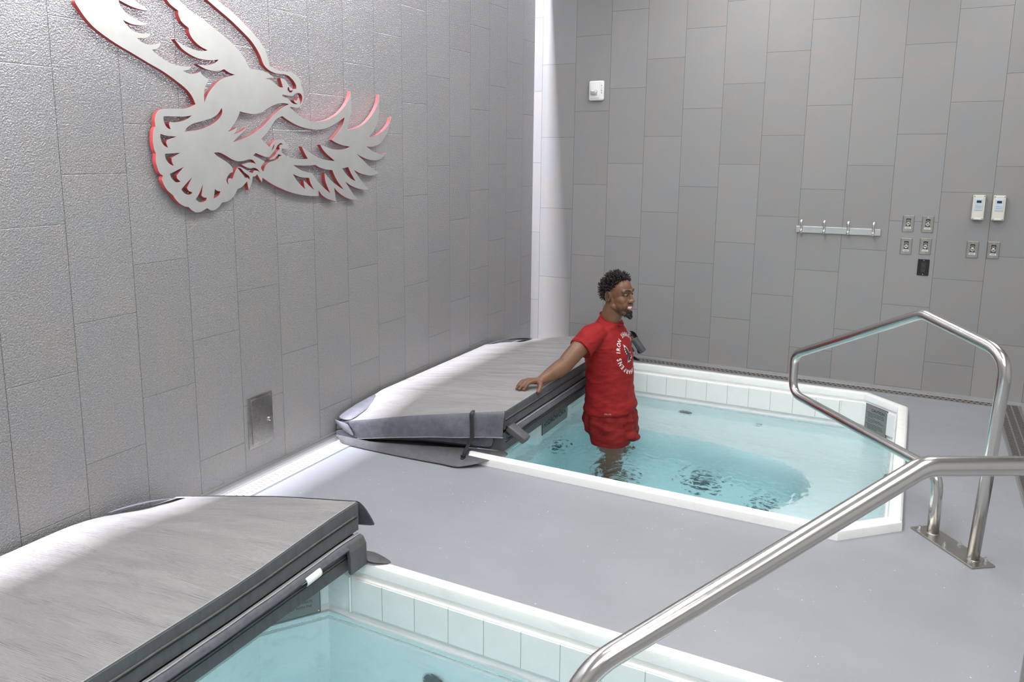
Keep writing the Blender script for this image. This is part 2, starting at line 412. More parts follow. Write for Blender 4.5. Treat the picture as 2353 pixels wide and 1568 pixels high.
# pool water: clear, absorbing, rippled
def water_mat(name, amp, dens=1.0):
    m = bpy.data.materials.new(name); m.use_nodes = True; t = m.node_tree
    for x in list(t.nodes): t.nodes.remove(x)
    out = t.nodes.new('ShaderNodeOutputMaterial'); g = t.nodes.new('ShaderNodeBsdfGlass'); g.inputs['IOR'].default_value = 1.333; g.inputs['Roughness'].default_value = 0.0
    va = t.nodes.new('ShaderNodeVolumeAbsorption'); va.inputs['Color'].default_value = (.58, .90, .945, 1); va.inputs['Density'].default_value = dens
    tc = t.nodes.new('ShaderNodeTexCoord'); n = t.nodes.new('ShaderNodeTexNoise'); n.inputs['Scale'].default_value = 26; n.inputs['Detail'].default_value = 5; n.inputs['Distortion'].default_value = 1.0
    bp = t.nodes.new('ShaderNodeBump'); bp.inputs['Strength'].default_value = 1.0; bp.inputs['Distance'].default_value = amp
    L = t.links.new; L(tc.outputs['Object'], n.inputs['Vector']); L(n.outputs['Fac'], bp.inputs['Height']); L(bp.outputs[0], g.inputs['Normal'])
    L(g.outputs[0], out.inputs['Surface']); L(va.outputs[0], out.inputs['Volume']); return m
M_WATER_FAR = water_mat('stirred_water', .0035, .88); M_WATER_NEAR = water_mat('calm_water', .0012, .58)
# ================================================================ SETTING
POOL_L, POOL_R = .71, 3.05
def outline(y0, y1):
    return [(POOL_L+.2, y0), (POOL_R-.25, y0), (POOL_R, y0+.25), (POOL_R, y1-.25), (POOL_R-.25, y1), (POOL_L+.2, y1), (POOL_L, y1-.3), (POOL_L, y0+.3)]
FAR = outline(2.0, 4.43); NEAR = outline(-1.66, .79)
RX, RY0, RY1 = 6.4, -4.6, 4.8008
def wall(name, lo, hi, m): return struct(MB().box(lo, hi).build(name, m))
wall('wall_left', (-.15, RY0-.15, 0), (0, RY1+.15, CEIL+1.2), M_WALL_L)
wall('wall_back', (0, RY1, 0), (RX+.15, RY1+.15, CEIL+1.2), M_WALL_B)
wall('wall_right', (RX, RY0-.15, 0), (RX+.15, RY1, CEIL+1.2), M_PAINT)
wall('wall_front', (0, RY0-.15, 0), (RX, RY0, CEIL+1.2), M_PAINT)
wall('ceiling', (.115, RY0, CEIL), (RX, RY1, CEIL+.12), M_CEIL)
wall('trim_1', (.115, RY0, CEIL+.12), (.145, RY1, CEIL+1.2), M_CEIL)
wall('trim_2', (-.15, RY0-.15, CEIL+1.2), (RX+.15, RY1+.15, CEIL+1.3), M_PAINT)
# deck with openings for both pools
outer = [(0, RY0), (RX, RY0), (RX, RY1), (0, RY1)]
hl = [inset(FAR, .01), inset(NEAR, .01)]
loops = [[Vector((x, y, 0)) for x, y in outer]] + [[Vector((x, y, 0)) for x, y in reversed(h)] for h in hl]
flat = [v for L in loops for v in L]; tris = tessellate_polygon(loops)
vs = flat + [v-Vector((0, 0, .12)) for v in flat]; n = len(flat)
fs = [tuple(t) for t in tris] + [tuple(i+n for i in reversed(t)) for t in tris]
b0 = 0
for L in loops:
    for i in range(len(L)):
        j = (i+1) % len(L); fs.append((b0+i, b0+j, b0+j+n, b0+i+n))
    b0 += len(L)
struct(fix_normals(mesh_obj('floor', vs, fs, M_FLOOR)))
# sub-floor around the basins
struct(MB().box((0, RY0, -1.3), (RX, RY1, -1.2)).build('floor_slab', M_PAINT))
# cove strip at the foot of the walls
cv = MB(); prof = [(.0, .030), (.005, .029), (.009, .016), (.016, .007), (.034, .0025), (.04, 0), (0, 0)]
nn = len(prof)
cv.add([(x, y, z) for y in (RY0, RY1) for x, z in prof], [(i, (i+1) % nn, (i+1) % nn+nn, i+nn) for i in range(nn)])
struct(cv.build('baseboard_left', mat('cove_grey', (.13, .13, .128), .5)))
cb = MB(); cb.add([(x, RY1-d, z) for x in (0.0, RX) for d, z in [(0, .012), (.004, .012), (.03, .002), (.03, 0), (0, 0)]], [(i, (i+1) % 5, (i+1) % 5+5, i+5) for i in range(5)])
struct(cb.build('baseboard_back', M_ALU))

# ---------------------------------------------------------------- drains
def drain(name, lo, hi, mt, label, fr):
    t = empty(name, (lo[0], lo[1], 0), label, 'floor drain')
    attach(MB().box((lo[0], lo[1], .0005), (hi[0], hi[1], .004), bev=.001).build('grate', mt), t)
    q = MB(); w_ = .008
    if hi[1]-lo[1] > hi[0]-lo[0]:
        q.box((lo[0]-w_, lo[1], .0005), (lo[0], hi[1], .006)); q.box((hi[0], lo[1], .0005), (hi[0]+w_, hi[1], .006))
    else:
        q.box((lo[0], lo[1]-w_, .0005), (hi[0], lo[1], .006)); q.box((lo[0], hi[1], .0005), (hi[0], hi[1]+w_, .006))
    attach(q.build('frame', fr), t); return t
G1 = grate_mat('slotted_grate_left', 1, .030, 2, .080, .040, .075, .40, (.80, .79, .78), .25)
G2 = grate_mat('slotted_grate_back', 0, .034, 2, 4.635, .040, .22, .24, (.60, .57, .54))
G3 = grate_mat('slotted_grate_right', 1, .020, 3, 3.582, .042, .27, .40, (.66, .64, .60))
drain('trench_drain', (.062, -4.4), (.178, 4.55), G1, 'slotted steel trench drain along the foot of the wall under the emblem', M_ALU)
drain('trench_drain', (.19, 4.625), (3.555, 4.730), G2, 'perforated steel trench drain along the foot of the tiled wall with the hooks', M_ALU)
drain('trench_drain', (3.575, -2.6), (3.715, 4.730), G3, 'wide slotted trench drain running past the rear post of the far handrail', M_ALU)

# ---------------------------------------------------------------- pools
def pool(name, out, label, well, zb, zw):
    t = empty(name, (1.9, (out[0][1]+out[4][1])/2, 0), label, 'plunge pool')
    prof = [(.012, -.02), (0, -.018), (0, .030), (.003, .041), (.011, .048), (.020, .05), (.050, .05), (.058, .047), (.062, .038), (.064, .006), (.060, .001), (.053, -.004), (.053, -.012), (.060, -.017), (.074, -.018),
            (.074, -.172), (.066, -.176), (.056, -.184), (.056, -.194), (.066, -.204), (.080, -.208), (.081, -.242), (.070, -.247), (.068, -.254), (.070, -.262), (.083, -.268), (.085, zb-.02)]
    vs = []; fs = []; m = len(out)
    for d, z in prof:
        for x, y in inset(out, d): vs.append((x, y, z))
    for i in range(len(prof)-1):
        for j in range(m):
            j2 = (j+1) % m; fs.append((i*m+j, i*m+j2, (i+1)*m+j2, (i+1)*m+j))
    sh = mesh_obj('rim_and_wall', vs, fs, M_GEL); fix_normals(sh)
    # round vertical corners a little, smooth the rolled lip
    autosmooth(sh, 28); attach(sh, t)
    # bench round the well, well wall, floor
    A = [Vector((x, y, zb)) for x, y in inset(out, .084)]; B = [Vector((x, y, zb)) for x, y in well]
    tr = tessellate_polygon([A, list(reversed(B))]); Rv = list(reversed(B)); V = A+Rv
    attach(fix_normals(mesh_obj('bench', V, [tuple(q) for q in tr], M_GEL)), t)
    V = []; F = []; k = len(B)
    ce = sum((Vector((p.x, p.y)) for p in B), Vector((0, 0)))/k
    pr = [(0, zb), (.012, zb-.004), (.018, zb-.015), (.03, zw+.05), (.05, zw+.012), (.09, zw)]
    for d, z in pr:
        for p in B:
            q = Vector((p.x, p.y)); q = q+(ce-q).normalized()*d; V.append((q.x, q.y, z))
    for i in range(len(pr)-1):
        for j in range(k): F.append((i*k+j, i*k+(j+1) % k, (i+1)*k+(j+1) % k, (i+1)*k+j))
    F.append(tuple(range((len(pr)-1)*k, len(pr)*k)))
    wo = mesh_obj('well', V, F, M_GEL); fix_normals(wo); autosmooth(wo, 40); attach(wo, t)
    # tile panels on the long walls
    y0, y1 = out[0][1], out[4][1]
    for yy, s in ((y1-.0745, -1), (y0+.0745, 1)):
        q = MB().box((1.075, min(yy, yy+s*.005), -.168), (2.625, max(yy, yy+s*.005), -.022), bev=.0015)
        attach(q.build('tile_band', M_PTILE), t)
        for bx in (1.068, 2.632): attach(MB().cyl((bx, yy+s*.004, -.018), (bx, yy+s*.004, -.174), .006, seg=10).build('band_bead', M_GEL), t)
    return t
from math import atan2
def smooth_loop(pts, n=4): return [(a, b) for a, b in catmull([(x, y, 0) for x, y in pts], n)] if False else pts
def round_well(pts, n=5):
    out = []; N = len(pts)
    for i in range(N):
        p0, p1, p2, p3 = [Vector(pts[(i+k-1) % N]) for k in range(4)]
        for k in range(n):
            t = k/n; out.append(tuple(.5*((2*p1)+(-p0+p2)*t+(2*p0-5*p1+4*p2-p3)*t*t+(-p0+3*p1-3*p2+p3)*t**3)))
    return out
WF = round_well([(.87, 2.35), (1.2, 2.2), (1.8, 2.22), (2.15, 2.5), (2.30, 2.75), (2.48, 3.02), (2.565, 3.30), (2.52, 3.52), (2.36, 3.69), (2.07, 3.77), (1.75, 3.85), (1.40, 3.85), (.97, 3.82), (.865, 3.6), (.865, 2.9)])
pf = pool('plunge_pool', FAR, 'far white plunge pool with the man standing in rippling water', WF, -.46, -.97)
WN = round_well([(.87, -1.2), (1.2, -1.4), (2.0, -1.4), (2.4, -.9), (2.5, -.3), (2.3, .1), (1.8, .3), (1.2, .34), (.9, .2), (.86, -.4)])
pn = pool('plunge_pool', NEAR, 'near white plunge pool with calm pale blue water at the bottom of the picture', WN, -.82, -.97)

# jets and fittings under water
def jet(loc, nrm, r, parent, name='jet_nozzle', mt=None):
    q = MB(); n_ = Vector(nrm).normalized(); p = Vector(loc)
    q.loft([(p, r), (p+n_*.008, r), (p+n_*.014, r*.8), (p+n_*.012, r*.5)], 24)
    return attach(q.build(name, mt or M_JET), parent)
M_JET = mat('jet_grey', (.10, .11, .12), .3)
jet((1.55, 4.345, -.44), (0, -1, 0), .05, pf); jet((2.09, 4.345, -.50), (0, -1, 0), .05, pf)
jet((2.965, 3.62, -.36), (-1, 0, 0), .045, pf); jet((.876, 3.40, -.62), (1, 0, 0), .085, pf, 'return_grate', M_DARK)
jet((1.85, 3.62, -.97), (0, 0, 1), .11, pf, 'floor_suction'); jet((2.30, 3.45, -.97), (0, 0, 1), .07, pf, 'floor_suction')
jet((1.48, .70, -.46), (0, -1, 0), .045, pn); jet((2.2, .70, -.46), (0, -1, 0), .045, pn)
for tt, yy in ((pf, 2.084), (pn, -1.576)):  # housings made up to go with the added basin lamps
    for x in (1.35, 2.45):
        attach(MB().box((x-.13, yy-.012, -.43), (x+.13, yy+.008, -.29), bev=.006).build('added_lamp_housing', M_WHITE), tt)
# skimmer box behind the plate on the end wall of the far pool
attach(MB().box((.775, 3.035, -.32), (.873, 3.64, .0), bev=.006).build('skimmer_housing', M_GEL), pf)
# engraved signs: plate, rim, lettering
def sign(name, O, U, V, N, w_, h_, lines, label, parent_scale=1):
    """O = bottom-left corner, U right, V up, N out of the wall"""
    O, U, V, N = Vector(O), Vector(U).normalized(), Vector(V).normalized(), Vector(N).normalized()
    t = empty(name, O, label, 'sign'); M = Matrix((U, V, N)).transposed().to_4x4(); M.translation = O
    attach(MB().box((0, 0, 0), (w_, h_, .003), bev=.0012, M=M).build('backing', M_DARK), t)
    attach(MB().box((.003, .003, .003), (w_-.003, h_-.003, .0042), M=M).build('plate', M_SIGN), t)
    q = MB()
    for s, x, y, size, bold, *xs in lines:
        xs = xs[0] if xs else 1.0
        if isinstance(s, float): q.box((x, y, .0042), (x+s, y+size, .0046), M=M)
        else:
            v_, f_ = text_polys(s, size, bold); q.add([M @ Vector((a.x*xs+x, a.y+y, .0047)) for a in v_], f_)
    attach(q.build('lettering', M_INK), t)
    for x, y in ((.01, .01), (w_-.01, .01), (.01, h_-.01), (w_-.01, h_-.01)): attach(MB().box((x-.003, y-.003, .0042), (x+.003, y+.003, .006), bev=.001, M=M).build('screw', M_CHROME), t)
    return t
random.seed(5)
ln = [('CAUTION', .056, .150, .026, True)]
for k, (y, x0, L) in enumerate([(.135, .02, .15), (.125, .028, .14), (.115, .028, .15), (.105, .028, .05), (.09, .02, .13), (.08, .028, .15), (.07, .028, .06), (.055, .02, .15), (.045, .028, .14), (.035, .028, .15), (.025, .028, .09)]):
    x = x0
    if x0 < .025: ln.append((.0035, x-.006, y+.001, .0035, False))
    while x < x0+L-.01:
        wd = random.uniform(.005, .017); ln.append((wd, x, y, .0034, False)); x += wd+.003
sign('caution_sign', (2.795, 4.336, -.200), (1, -1, 0), (0, 0, 1), (-1, -1, 0), .2, .192, ln, 'small grey CAUTION plate on the inner corner wall of the far pool')
sign('maker_plate', (.875, 3.10, -.200), (0, 1, 0), (0, 0, 1), (1, 0, 0), .455, .2, [('HYDROWORX', .016, .052, .050, True, 1.18)], 'long steel plate lettered HYDROWORX half hidden under the far cover')
e = Vector((-.2, -.3, 0)).normalized(); nrm = Vector((-e.y, e.x, 0)); nrm = nrm if nrm.x > 0 else -nrm
base = Vector((.9335, .6815, 0)) + e*.26 + nrm*.001; base.z = -.198
sign('warning_plate', base, -e, (0, 0, 1), nrm, .26, .17, [('DO NOT PLACE BODY PARTS', .030, .056, .0145, False), ('IN CONTACT WITH THE', .060, .036, .0145, False)],
     'grey notice plate reading BODY PARTS showing under the near cover')

# water: closed volumes
def water(name, out, zt, mt, hf, label, res):
    o2 = inset(out, .070); xs = [p[0] for p in o2]; ys = [p[1] for p in o2]
    bm = bmesh.new(); nx = int((max(xs)-min(xs))/res); ny = int((max(ys)-min(ys))/res)
    bmesh.ops.create_grid(bm, x_segments=nx, y_segments=ny, size=.5)
    for v in bm.verts:
        v.co.x = min(xs)+(v.co.x+.5)*(max(xs)-min(xs)); v.co.y = min(ys)+(v.co.y+.5)*(max(ys)-min(ys)); v.co.z = 0
    for i in range(len(o2)):
        a, b_ = Vector(o2[i]), Vector(o2[(i+1) % len(o2)]); e_ = (b_-a).normalized(); nn_ = Vector((e_.y, -e_.x, 0))
        bmesh.ops.bisect_plane(bm, geom=bm.verts[:]+bm.edges[:]+bm.faces[:], dist=1e-5, plane_co=(a.x, a.y, 0), plane_no=nn_, clear_outer=True)
    for v in bm.verts: v.co.z = zt+hf(v.co.x, v.co.y)
    be = [x for x in bm.edges if x.is_boundary]
    r = bmesh.ops.extrude_edge_only(bm, edges=be); nv = [g for g in r['geom'] if isinstance(g, bmesh.types.BMVert)]
    for v in nv: v.co.z = -1.05
    bmesh.ops.edgeloop_fill(bm, edges=[x for x in bm.edges if x.is_boundary])
    bmesh.ops.recalc_face_normals(bm, faces=bm.faces[:])
    me = bpy.data.meshes.new(name); bm.to_mesh(me); bm.free(); me.materials.append(mt)
    for p in me.polygons: p.use_smooth = abs(p.normal.z) > .3 and p.area < .01
    o = bpy.data.objects.new(name, me); COL.objects.link(o)
    return tag(o, label, 'water', kind='stuff')
SRC = [(1.32, 3.30, .0042, .075, .55), (1.03, 3.05, .0062, .05, .22), (2.0, 3.02, .0052, .06, .34), (1.61, 4.10, .0022, .045, .14), (2.14, 3.99, .0022, .045, .14), (2.42, 2.90, .0042, .06, .30), (2.7, 2.75, .003, .07, .4), (2.89, 3.36, .0018, .045, .2), (1.6, 2.75, .0030, .05, .45), (2.15, 2.6, .0028, .05, .35)]
def hfar(x, y):
    h_ = 0; wx = .035*noise.noise(Vector((x*7, y*7, 1.5))); wy = .035*noise.noise(Vector((x*7, y*7, 8.5)))
    for sx, sy, a, wl, dc in SRC:
        d = sqrt((x+wx-sx)**2+(y+wy-sy)**2); ph = 4.0*noise.noise(Vector((x*6, y*6, sx*3)))
        k = math.exp(-(d/dc)**1.3)
        h_ += 1.35*a*k*(.55*sin(2*pi*d/wl+ph)*(.3+1.1*abs(noise.noise(Vector((x*11, y*11, 4+sy)))))+.8*noise.noise(Vector((x*24, y*24, sx*5)))+.35*noise.noise(Vector((x*48, y*48, sx*7))))
    h_ += .0022*noise.noise(Vector((x*4, y*4, 0)))+.0016*noise.noise(Vector((x*9+3, y*9, 2)))
    return h_
def hnear(x, y): return .0016*noise.noise(Vector((x*3.2, y*3.2, 7)))+.0008*noise.noise(Vector((x*9, y*9, 9)))
water('pool_water', FAR, -.205, M_WATER_FAR, hfar, 'rippling turquoise water of the far pool around the man', .010)
water('pool_water', NEAR, -.206, M_WATER_NEAR, hnear, 'calm pale turquoise water of the near pool', .03)

# ---------------------------------------------------------------- folded covers
def sst(t): t = min(max(t, 0), 1); return t*t*(3-2*t)
def tube_obj(name, pts, r, mt, seg=8): 
    q = MB(); q.loft([(p, r) for p in pts], seg); o = q.build(name, mt, smooth=True); return o
def cover(name, label, xr, ya, yb, topr, seed):
    """folded insulated cover: ya(x) front edge, yb(x) back edge"""
    t = empty(name, (.6, (ya(.6)+yb(.6))/2, 0), label, 'pool cover'); xl = .028
    def ztop(x, y):
        u = (x-xl)/(xr-xl); d0 = sst((y-ya(x))/.5); d1 = sst((yb(x)-y)/.6)
        zl = .098+.085*min(d0, d1); zr = topr(y)
        wr = .0035*noise.noise(Vector((x*2.2+seed, y*9, 0)))+.007*noise.noise(Vector((x*2.2+y*1.2, y*13+seed-x*4, 3)))*max(0, 1-1.2*u)
        return zl*(1-u)+zr*u+.010*sin(pi*u)+wr*min(1, 8*min(u, 1-u)+.1)
    def zbot(x): return .008+.046*sst(x/.72)
    def zmid(x, y): return zbot(x)+(ztop(x, y)-zbot(x))*.50
    NX, NY = 44, 110
    def slab(nm, f0, f1, mats, lip):
        q = MB()
        def P_(i, j, e=0.0):
            u = i/NX; v = j/NY; x = xl+(xr-xl)*u; y = ya(x)+(yb(x)-ya(x))*v; return x, y
        top = []; 
        for i in range(NX+1):
            row = []
            for j in range(NY+1):
                x, y = P_(i, j); x2 = x+(lip if i == 0 else -lip if i == NX else 0); y2 = y+(lip if j == 0 else -lip if j == NY else 0)
                row.append((x2, y2, f1(x, y)))
            top.append(row)
        q.grid(top, 1)
        bot = [[(P_(i, j)[0], P_(i, j)[1], f0(*P_(i, j))) for i in range(NX+1)] for j in range(NY+1)]
        q.grid(bot, 0)
        per = [(i, 0) for i in range(NX)]+[(NX, j) for j in range(NY)]+[(i, NY) for i in range(NX, 0, -1)]+[(0, j) for j in range(NY, 0, -1)]
        R0 = []; R1 = []; R2 = []
        for i, j in per:
            x, y = P_(i, j); R0.append(top[i][j]); R1.append((x, y, f1(x, y)-lip*1.2)); R2.append((x, y, f0(x, y)))
        m_ = len(per)
        for a, b_ in ((R0, R1), (R1, R2)):
            q.add(a+b_, [(k, m_+k, m_+(k+1) % m_, (k+1) % m_) for k in range(m_)], 0)
        o = q.build(nm, mats); fix_normals(o); autosmooth(o, 40); return attach(o, t)
    up = slab('upper_panel', lambda x, y: zmid(x, y)+.004+.006*sst((x-xl)/.4), ztop, [M_VINYL, M_TOP], .006)
    lw = slab('lower_panel', lambda x, y: zbot(x), lambda x, y: zmid(x, y)-.004-.006*sst((x-xl)/.4), [M_VINYL, M_VINYL], .006)
    ys = [ya(xr)+.012+(yb(xr)-ya(xr)-.024)*k/60 for k in range(61)]
    def wv(y, a): return a*noise.noise(Vector((y*6, seed, a*1000)))
    for nm, fr, host, in (('upper_zip', .47, up), ('lower_zip', .47, lw)):
        def zz(y):
            a, b_ = (zmid(xr, y)+.01, ztop(xr, y)) if host is up else (zbot(xr), zmid(xr, y)-.01)
            return a+(b_-a)*fr+wv(y, .003)
        attach(tube_obj('zipper', [(xr+.0005, y, zz(y)) for y in ys], .0035, M_BLACK, 6), t)
        attach(tube_obj('zip_welt', [(xr+.0015, y, zz(y)+.0075) for y in ys], .0042, M_VINYL, 8), t)
    attach(tube_obj('edge_piping', [(xr-.004, y, ztop(xr, y)-.0005) for y in ys], .0024, M_PIPING, 6), t)
    # hinge strip standing off the fold
    q = MB(); P_ = [[(xr+.001, y, zmid(xr, y)+.004), (xr+.014+wv(y, .004), y, zmid(xr, y)-.003), (xr+.027+wv(y, .006), y, zmid(xr, y)-.022), (xr+.0275+wv(y, .006), y, zmid(xr, y)-.028), (xr+.012, y, zmid(xr, y)-.020), (xr+.001, y, zmid(xr, y)-.014)] for y in ys]
    q.grid(P_); o = q.build('hinge_strip', M_SKIRT, smooth=True); attach(o, t)
    attach(tube_obj('zip_welt', [(xr+.012+wv(y, .004), y, zmid(xr, y)+.0025) for y in ys], .003, M_PIPING, 6), t)
    t['_'] = 0; del t['_']
    return t, ztop, zmid, zbot
def sheet(name, P_, mt, parent, th=.003):
    q = MB(); q.grid(P_); o = q.build(name, mt, smooth=True)
    m_ = o.modifiers.new('t', 'SOLIDIFY'); m_.thickness = th; m_.offset = 0
    s_ = o.modifiers.new('s', 'SUBSURF'); s_.levels = 1; s_.render_levels = 1
    return attach(o, parent)
def lerp(a, b, t): return tuple(x+(y-x)*t for x, y in zip(a, b))
def handle_pad(M, parent, L=.13):
    q = MB().box((-.038, -.02, -L), (.038, .02, 0), bev=.009, M=M, seg=3); h_ = attach(q.build('handle', M_VINYL, smooth=True), parent)
    w_ = MB().box((-.022, -.003, -.004), (.022, .003, .05), bev=.001, M=M); o = w_.build('handle_strap', M_BLACK); subpart(o, h_, parent)
    return h_
def frame_M(o, z, y):          # local z up axis, y outward
    z = Vector(z).normalized(); y = Vector(y); y = (y-z*y.dot(z)).normalized(); x = y.cross(z)
    M = Matrix((x, y, z)).transposed().to_4x4(); M.translation = Vector(o); return M

# far cover
cf, ztf, zmf, zbf = cover('pool_cover', 'far folded grey cover with the man resting his hand on it', 1.073, lambda x: 1.945+.168*x, lambda x: 4.42, lambda y: .286-.006*sst((y-2.6)/1.5), 1.0)
# front skirt of the upper half
N_ = 26; rows = []
for k in range(N_+1):
    u = k/N_; x = .105+(1.078-.105)*u; y = 1.945+.168*x
    T = (x, y+.001, ztf(x, y+.001)+.001)
    hem = lerp((.176, 1.952, .022), (1.082, 2.088, .146), u); w_ = .008*noise.noise(Vector((u*5, 1, 2)))
    hem = (hem[0], hem[1]-.018*sin(pi*u)+w_, hem[2]+.012*sin(pi*u))
    rows.append([T, (x+.002, y-.010, T[2]-.006), lerp(T, hem, .35)[:1]+(lerp((0, y-.012), (0, hem[1]), .4)[1], lerp(T, hem, .35)[2]), lerp(T, hem, .7)[:1]+(hem[1]+.006+w_, lerp(T, hem, .7)[2]), hem, (hem[0], hem[1]-.003, hem[2]-.003)])
sheet('front_skirt', rows, M_SKIRT, cf)
attach(tube_obj('hem_welt', [r[4] for r in rows], .0032, M_PIPING, 6), cf)
# folded corner wing by the wall
rows = [[(.11, 1.962, .106), (.06, 1.93, .118), (.022, 1.935, .128)],
        [(.14, 1.958, .062), (.09, 1.915, .085), (.024, 1.93, .112)],
        [(.176, 1.952, .022), (.12, 1.925, .05), (.026, 1.94, .10)]]
sheet('corner_wing', rows, M_SKIRT, cf)
rows = [[(.112, 1.968, .108), (.07, 1.945, .122), (.022, 1.94, .128)], [(.115, 2.10, .132), (.075, 2.08, .150), (.020, 2.06, .150)],
        [(.105, 2.25, .150), (.07, 2.24, .168), (.020, 2.22, .164)], [(.08, 2.42, .172), (.055, 2.41, .178), (.022, 2.40, .172)]]
sheet('corner_wing', rows, M_SKIRT, cf)
# lower skirt spreading on the deck
rows = []
key = [(0, (.04, 1.90, .045), (.13, 1.872, .004)), (.2, (.30, 1.935, .030), (.30, 1.868, .004)), (.45, (.58, 2.0, .040), (.58, 1.872, .004)), (.7, (.82, 2.06, .052), (.80, 1.885, .005)), (.84, (.95, 2.09, .056), (.90, 1.882, .006)), (.93, (1.03, 2.10, .058), (.985, 1.94, .020)), (1, (1.075, 2.12, .060), (1.13, 2.085, .056))]
for k in range(27):
    u = k/26
    for a, b_ in zip(key, key[1:]):
        if a[0] <= u <= b_[0]+1e-9:
            t_ = (u-a[0])/(b_[0]-a[0]); T = lerp(a[1], b_[1], t_); H_ = lerp(a[2], b_[2], t_); break
    row = []
    for v in (0, .3, .65, 1):
        p = lerp(T, H_, v); bul = .004*sin(pi*v)*(.6+.8*noise.noise(Vector((u*4, v, 9))))
        row.append((p[0], p[1], p[2]+bul+.006*noise.noise(Vector((u*9, v*2, 5)))*v*(1-v)*4))
    rows.append(row)
sheet('lower_skirt', rows, M_VINYL, cf)
sheet('lower_band', [[(.02+1.0*u, 1.942+.168*(.02+1.0*u)-.004, zmf(.03+1.0*u, 2.1)-.004), (.02+1.0*u, 1.942+.168*(.02+1.0*u)-.010, zbf(.02+u)+.004)] for u in [k/16 for k in range(17)]], M_SKIRT, cf)
# strap over the front with a buckle
pt = [(.893, 2.098, .275), (.893, 2.066, .262), (.908, 2.048, .20), (.918, 2.030, .14), (.905, 2.012, .098), (.895, 1.988, .062), (.893, 1.978, .045)]
pts = [Vector(p) for p in fillet(pt, .02, 4)]
rows = [[p+Vector((-.013, 0, 0)), p+Vector((.013, .003, 0))] for p in pts]
st = sheet('strap', rows, M_BLACK, cf, .002)
q = MB(); q.box((.880, 1.966, .030), (.907, 1.980, .050), bev=.003); q.box((.884, 1.955, .020), (.903, 1.970, .036), bev=.003)
subpart(q.build('buckle', M_DARK), st, cf)
# handles at the fold: front and back corner
handle_pad(frame_M((1.085, 2.165, .190), (-.86, .0, .5), (.5, 0, .86)), cf, .125)
handle_pad(frame_M((1.095, 4.40, .245), (-.62, .0, .78), (.78, 0, .62)), cf, .13)
sheet('back_skirt', [[(1.078-.02*k, 4.425, .30-.0*k), (1.11-.02*k, 4.452, .27), (1.145-.02*k, 4.455, .15), (1.15-.02*k, 4.455, .11)] for k in range(3)], M_BLACK, cf)
sheet('back_skirt', [[(1.0, 4.43, .10), (1.02, 4.46, .06)], [(1.08, 4.43, .10), (1.09, 4.45, .055)], [(1.12, 4.42, .085), (1.16, 4.42, .054)]], M_BLACK, cf)
rows = [[(.03, 3.80, .172), (.05, 3.80, .186)], [(.028, 3.96, .178), (.09, 3.93, .196)], [(.03, 4.15, .158), (.13, 4.16, .186)], [(.05, 4.32, .128), (.17, 4.30, .165)], [(.10, 4.43, .112), (.25, 4.43, .150)]]
sheet('corner_wing', rows, M_SKIRT, cf)

# near cover
cn, ztn, zmn, zbn = cover('pool_cover', 'near folded grey cover filling the lower left with a white clip on its edge', 1.112, lambda x: -1.62, lambda x: .735-.012*x, lambda y: .286+.034*sst((y+.05)/.75), 7.0)
rows = []
for k in range(21):
    u = k/20; x = .12+.99*u; y = .735-.012*x
    rows.append([(x, y-.002, ztn(x, y)+.001), (x, y+.012, ztn(x, y)-.004), (x+.01*u, y+.030+.02*u, ztn(x, y)-.05), (x+.035*u, y+.04+.025*u, ztn(x, y)-.11), (x+.04*u, y+.04+.03*u, ztn(x, y)-.128)])
sheet('back_skirt', rows, M_SKIRT, cn)
sheet('back_skirt', [[(1.07, .75, .10), (1.09, .80, .06), (1.10, .83, .054)], [(1.13, .74, .09), (1.17, .785, .058), (1.19, .805, .054)], [(1.15, .70, .07), (1.21, .755, .055), (1.245, .785, .053)]], M_VINYL, cn)
rows = [[(.03, .34, .168), (.05, .34, .176)], [(.026, .46, .160), (.08, .47, .172)], [(.028, .58, .138), (.10, .60, .150)], [(.05, .67, .118), (.12, .69, .128)], [(.09, .745, .098), (.15, .745, .112)]]
sheet('corner_wing', rows, M_SKIRT, cn)
# corner handle hanging over the edge
q = MB(); P0 = [(1.105, .185), (1.135, .178), (1.150, .150), (1.152, .060), (1.146, .052)]
Pi = [(1.117, .155), (1.130, .140), (1.134, .060)]
pr2 = P0+list(reversed(Pi)); nn = len(pr2)
q.add([(x, y, z) for y in (.618, .725) for x, z in pr2], [(i, (i+1) % nn, (i+1) % nn+nn, i+nn) for i in range(nn)]+[tuple(range(nn)), tuple(reversed(range(nn, 2*nn)))])
hn = q.build('handle', M_VINYL); fix_normals(hn); bm_ = hn.modifiers.new('b', 'BEVEL'); bm_.width = .005; bm_.segments = 2; attach(hn, cn)
# white clip rolled round the lower edge
cl = []
for k in range(14):
    a = R(-60+k*22); cl.append((a, .016+.0006*k))
rows = [[(1.131+r_*cos(a)*.9, y, .144+r_*sin(a)+dz) for a, r_ in cl] for y, dz in ((.362, 0), (.40, .001), (.452, .004))]
c_ = sheet('edge_clip', rows, M_WHITE, cn, .0025); c_['label'] = 'white plastic clip rolled round the edge'

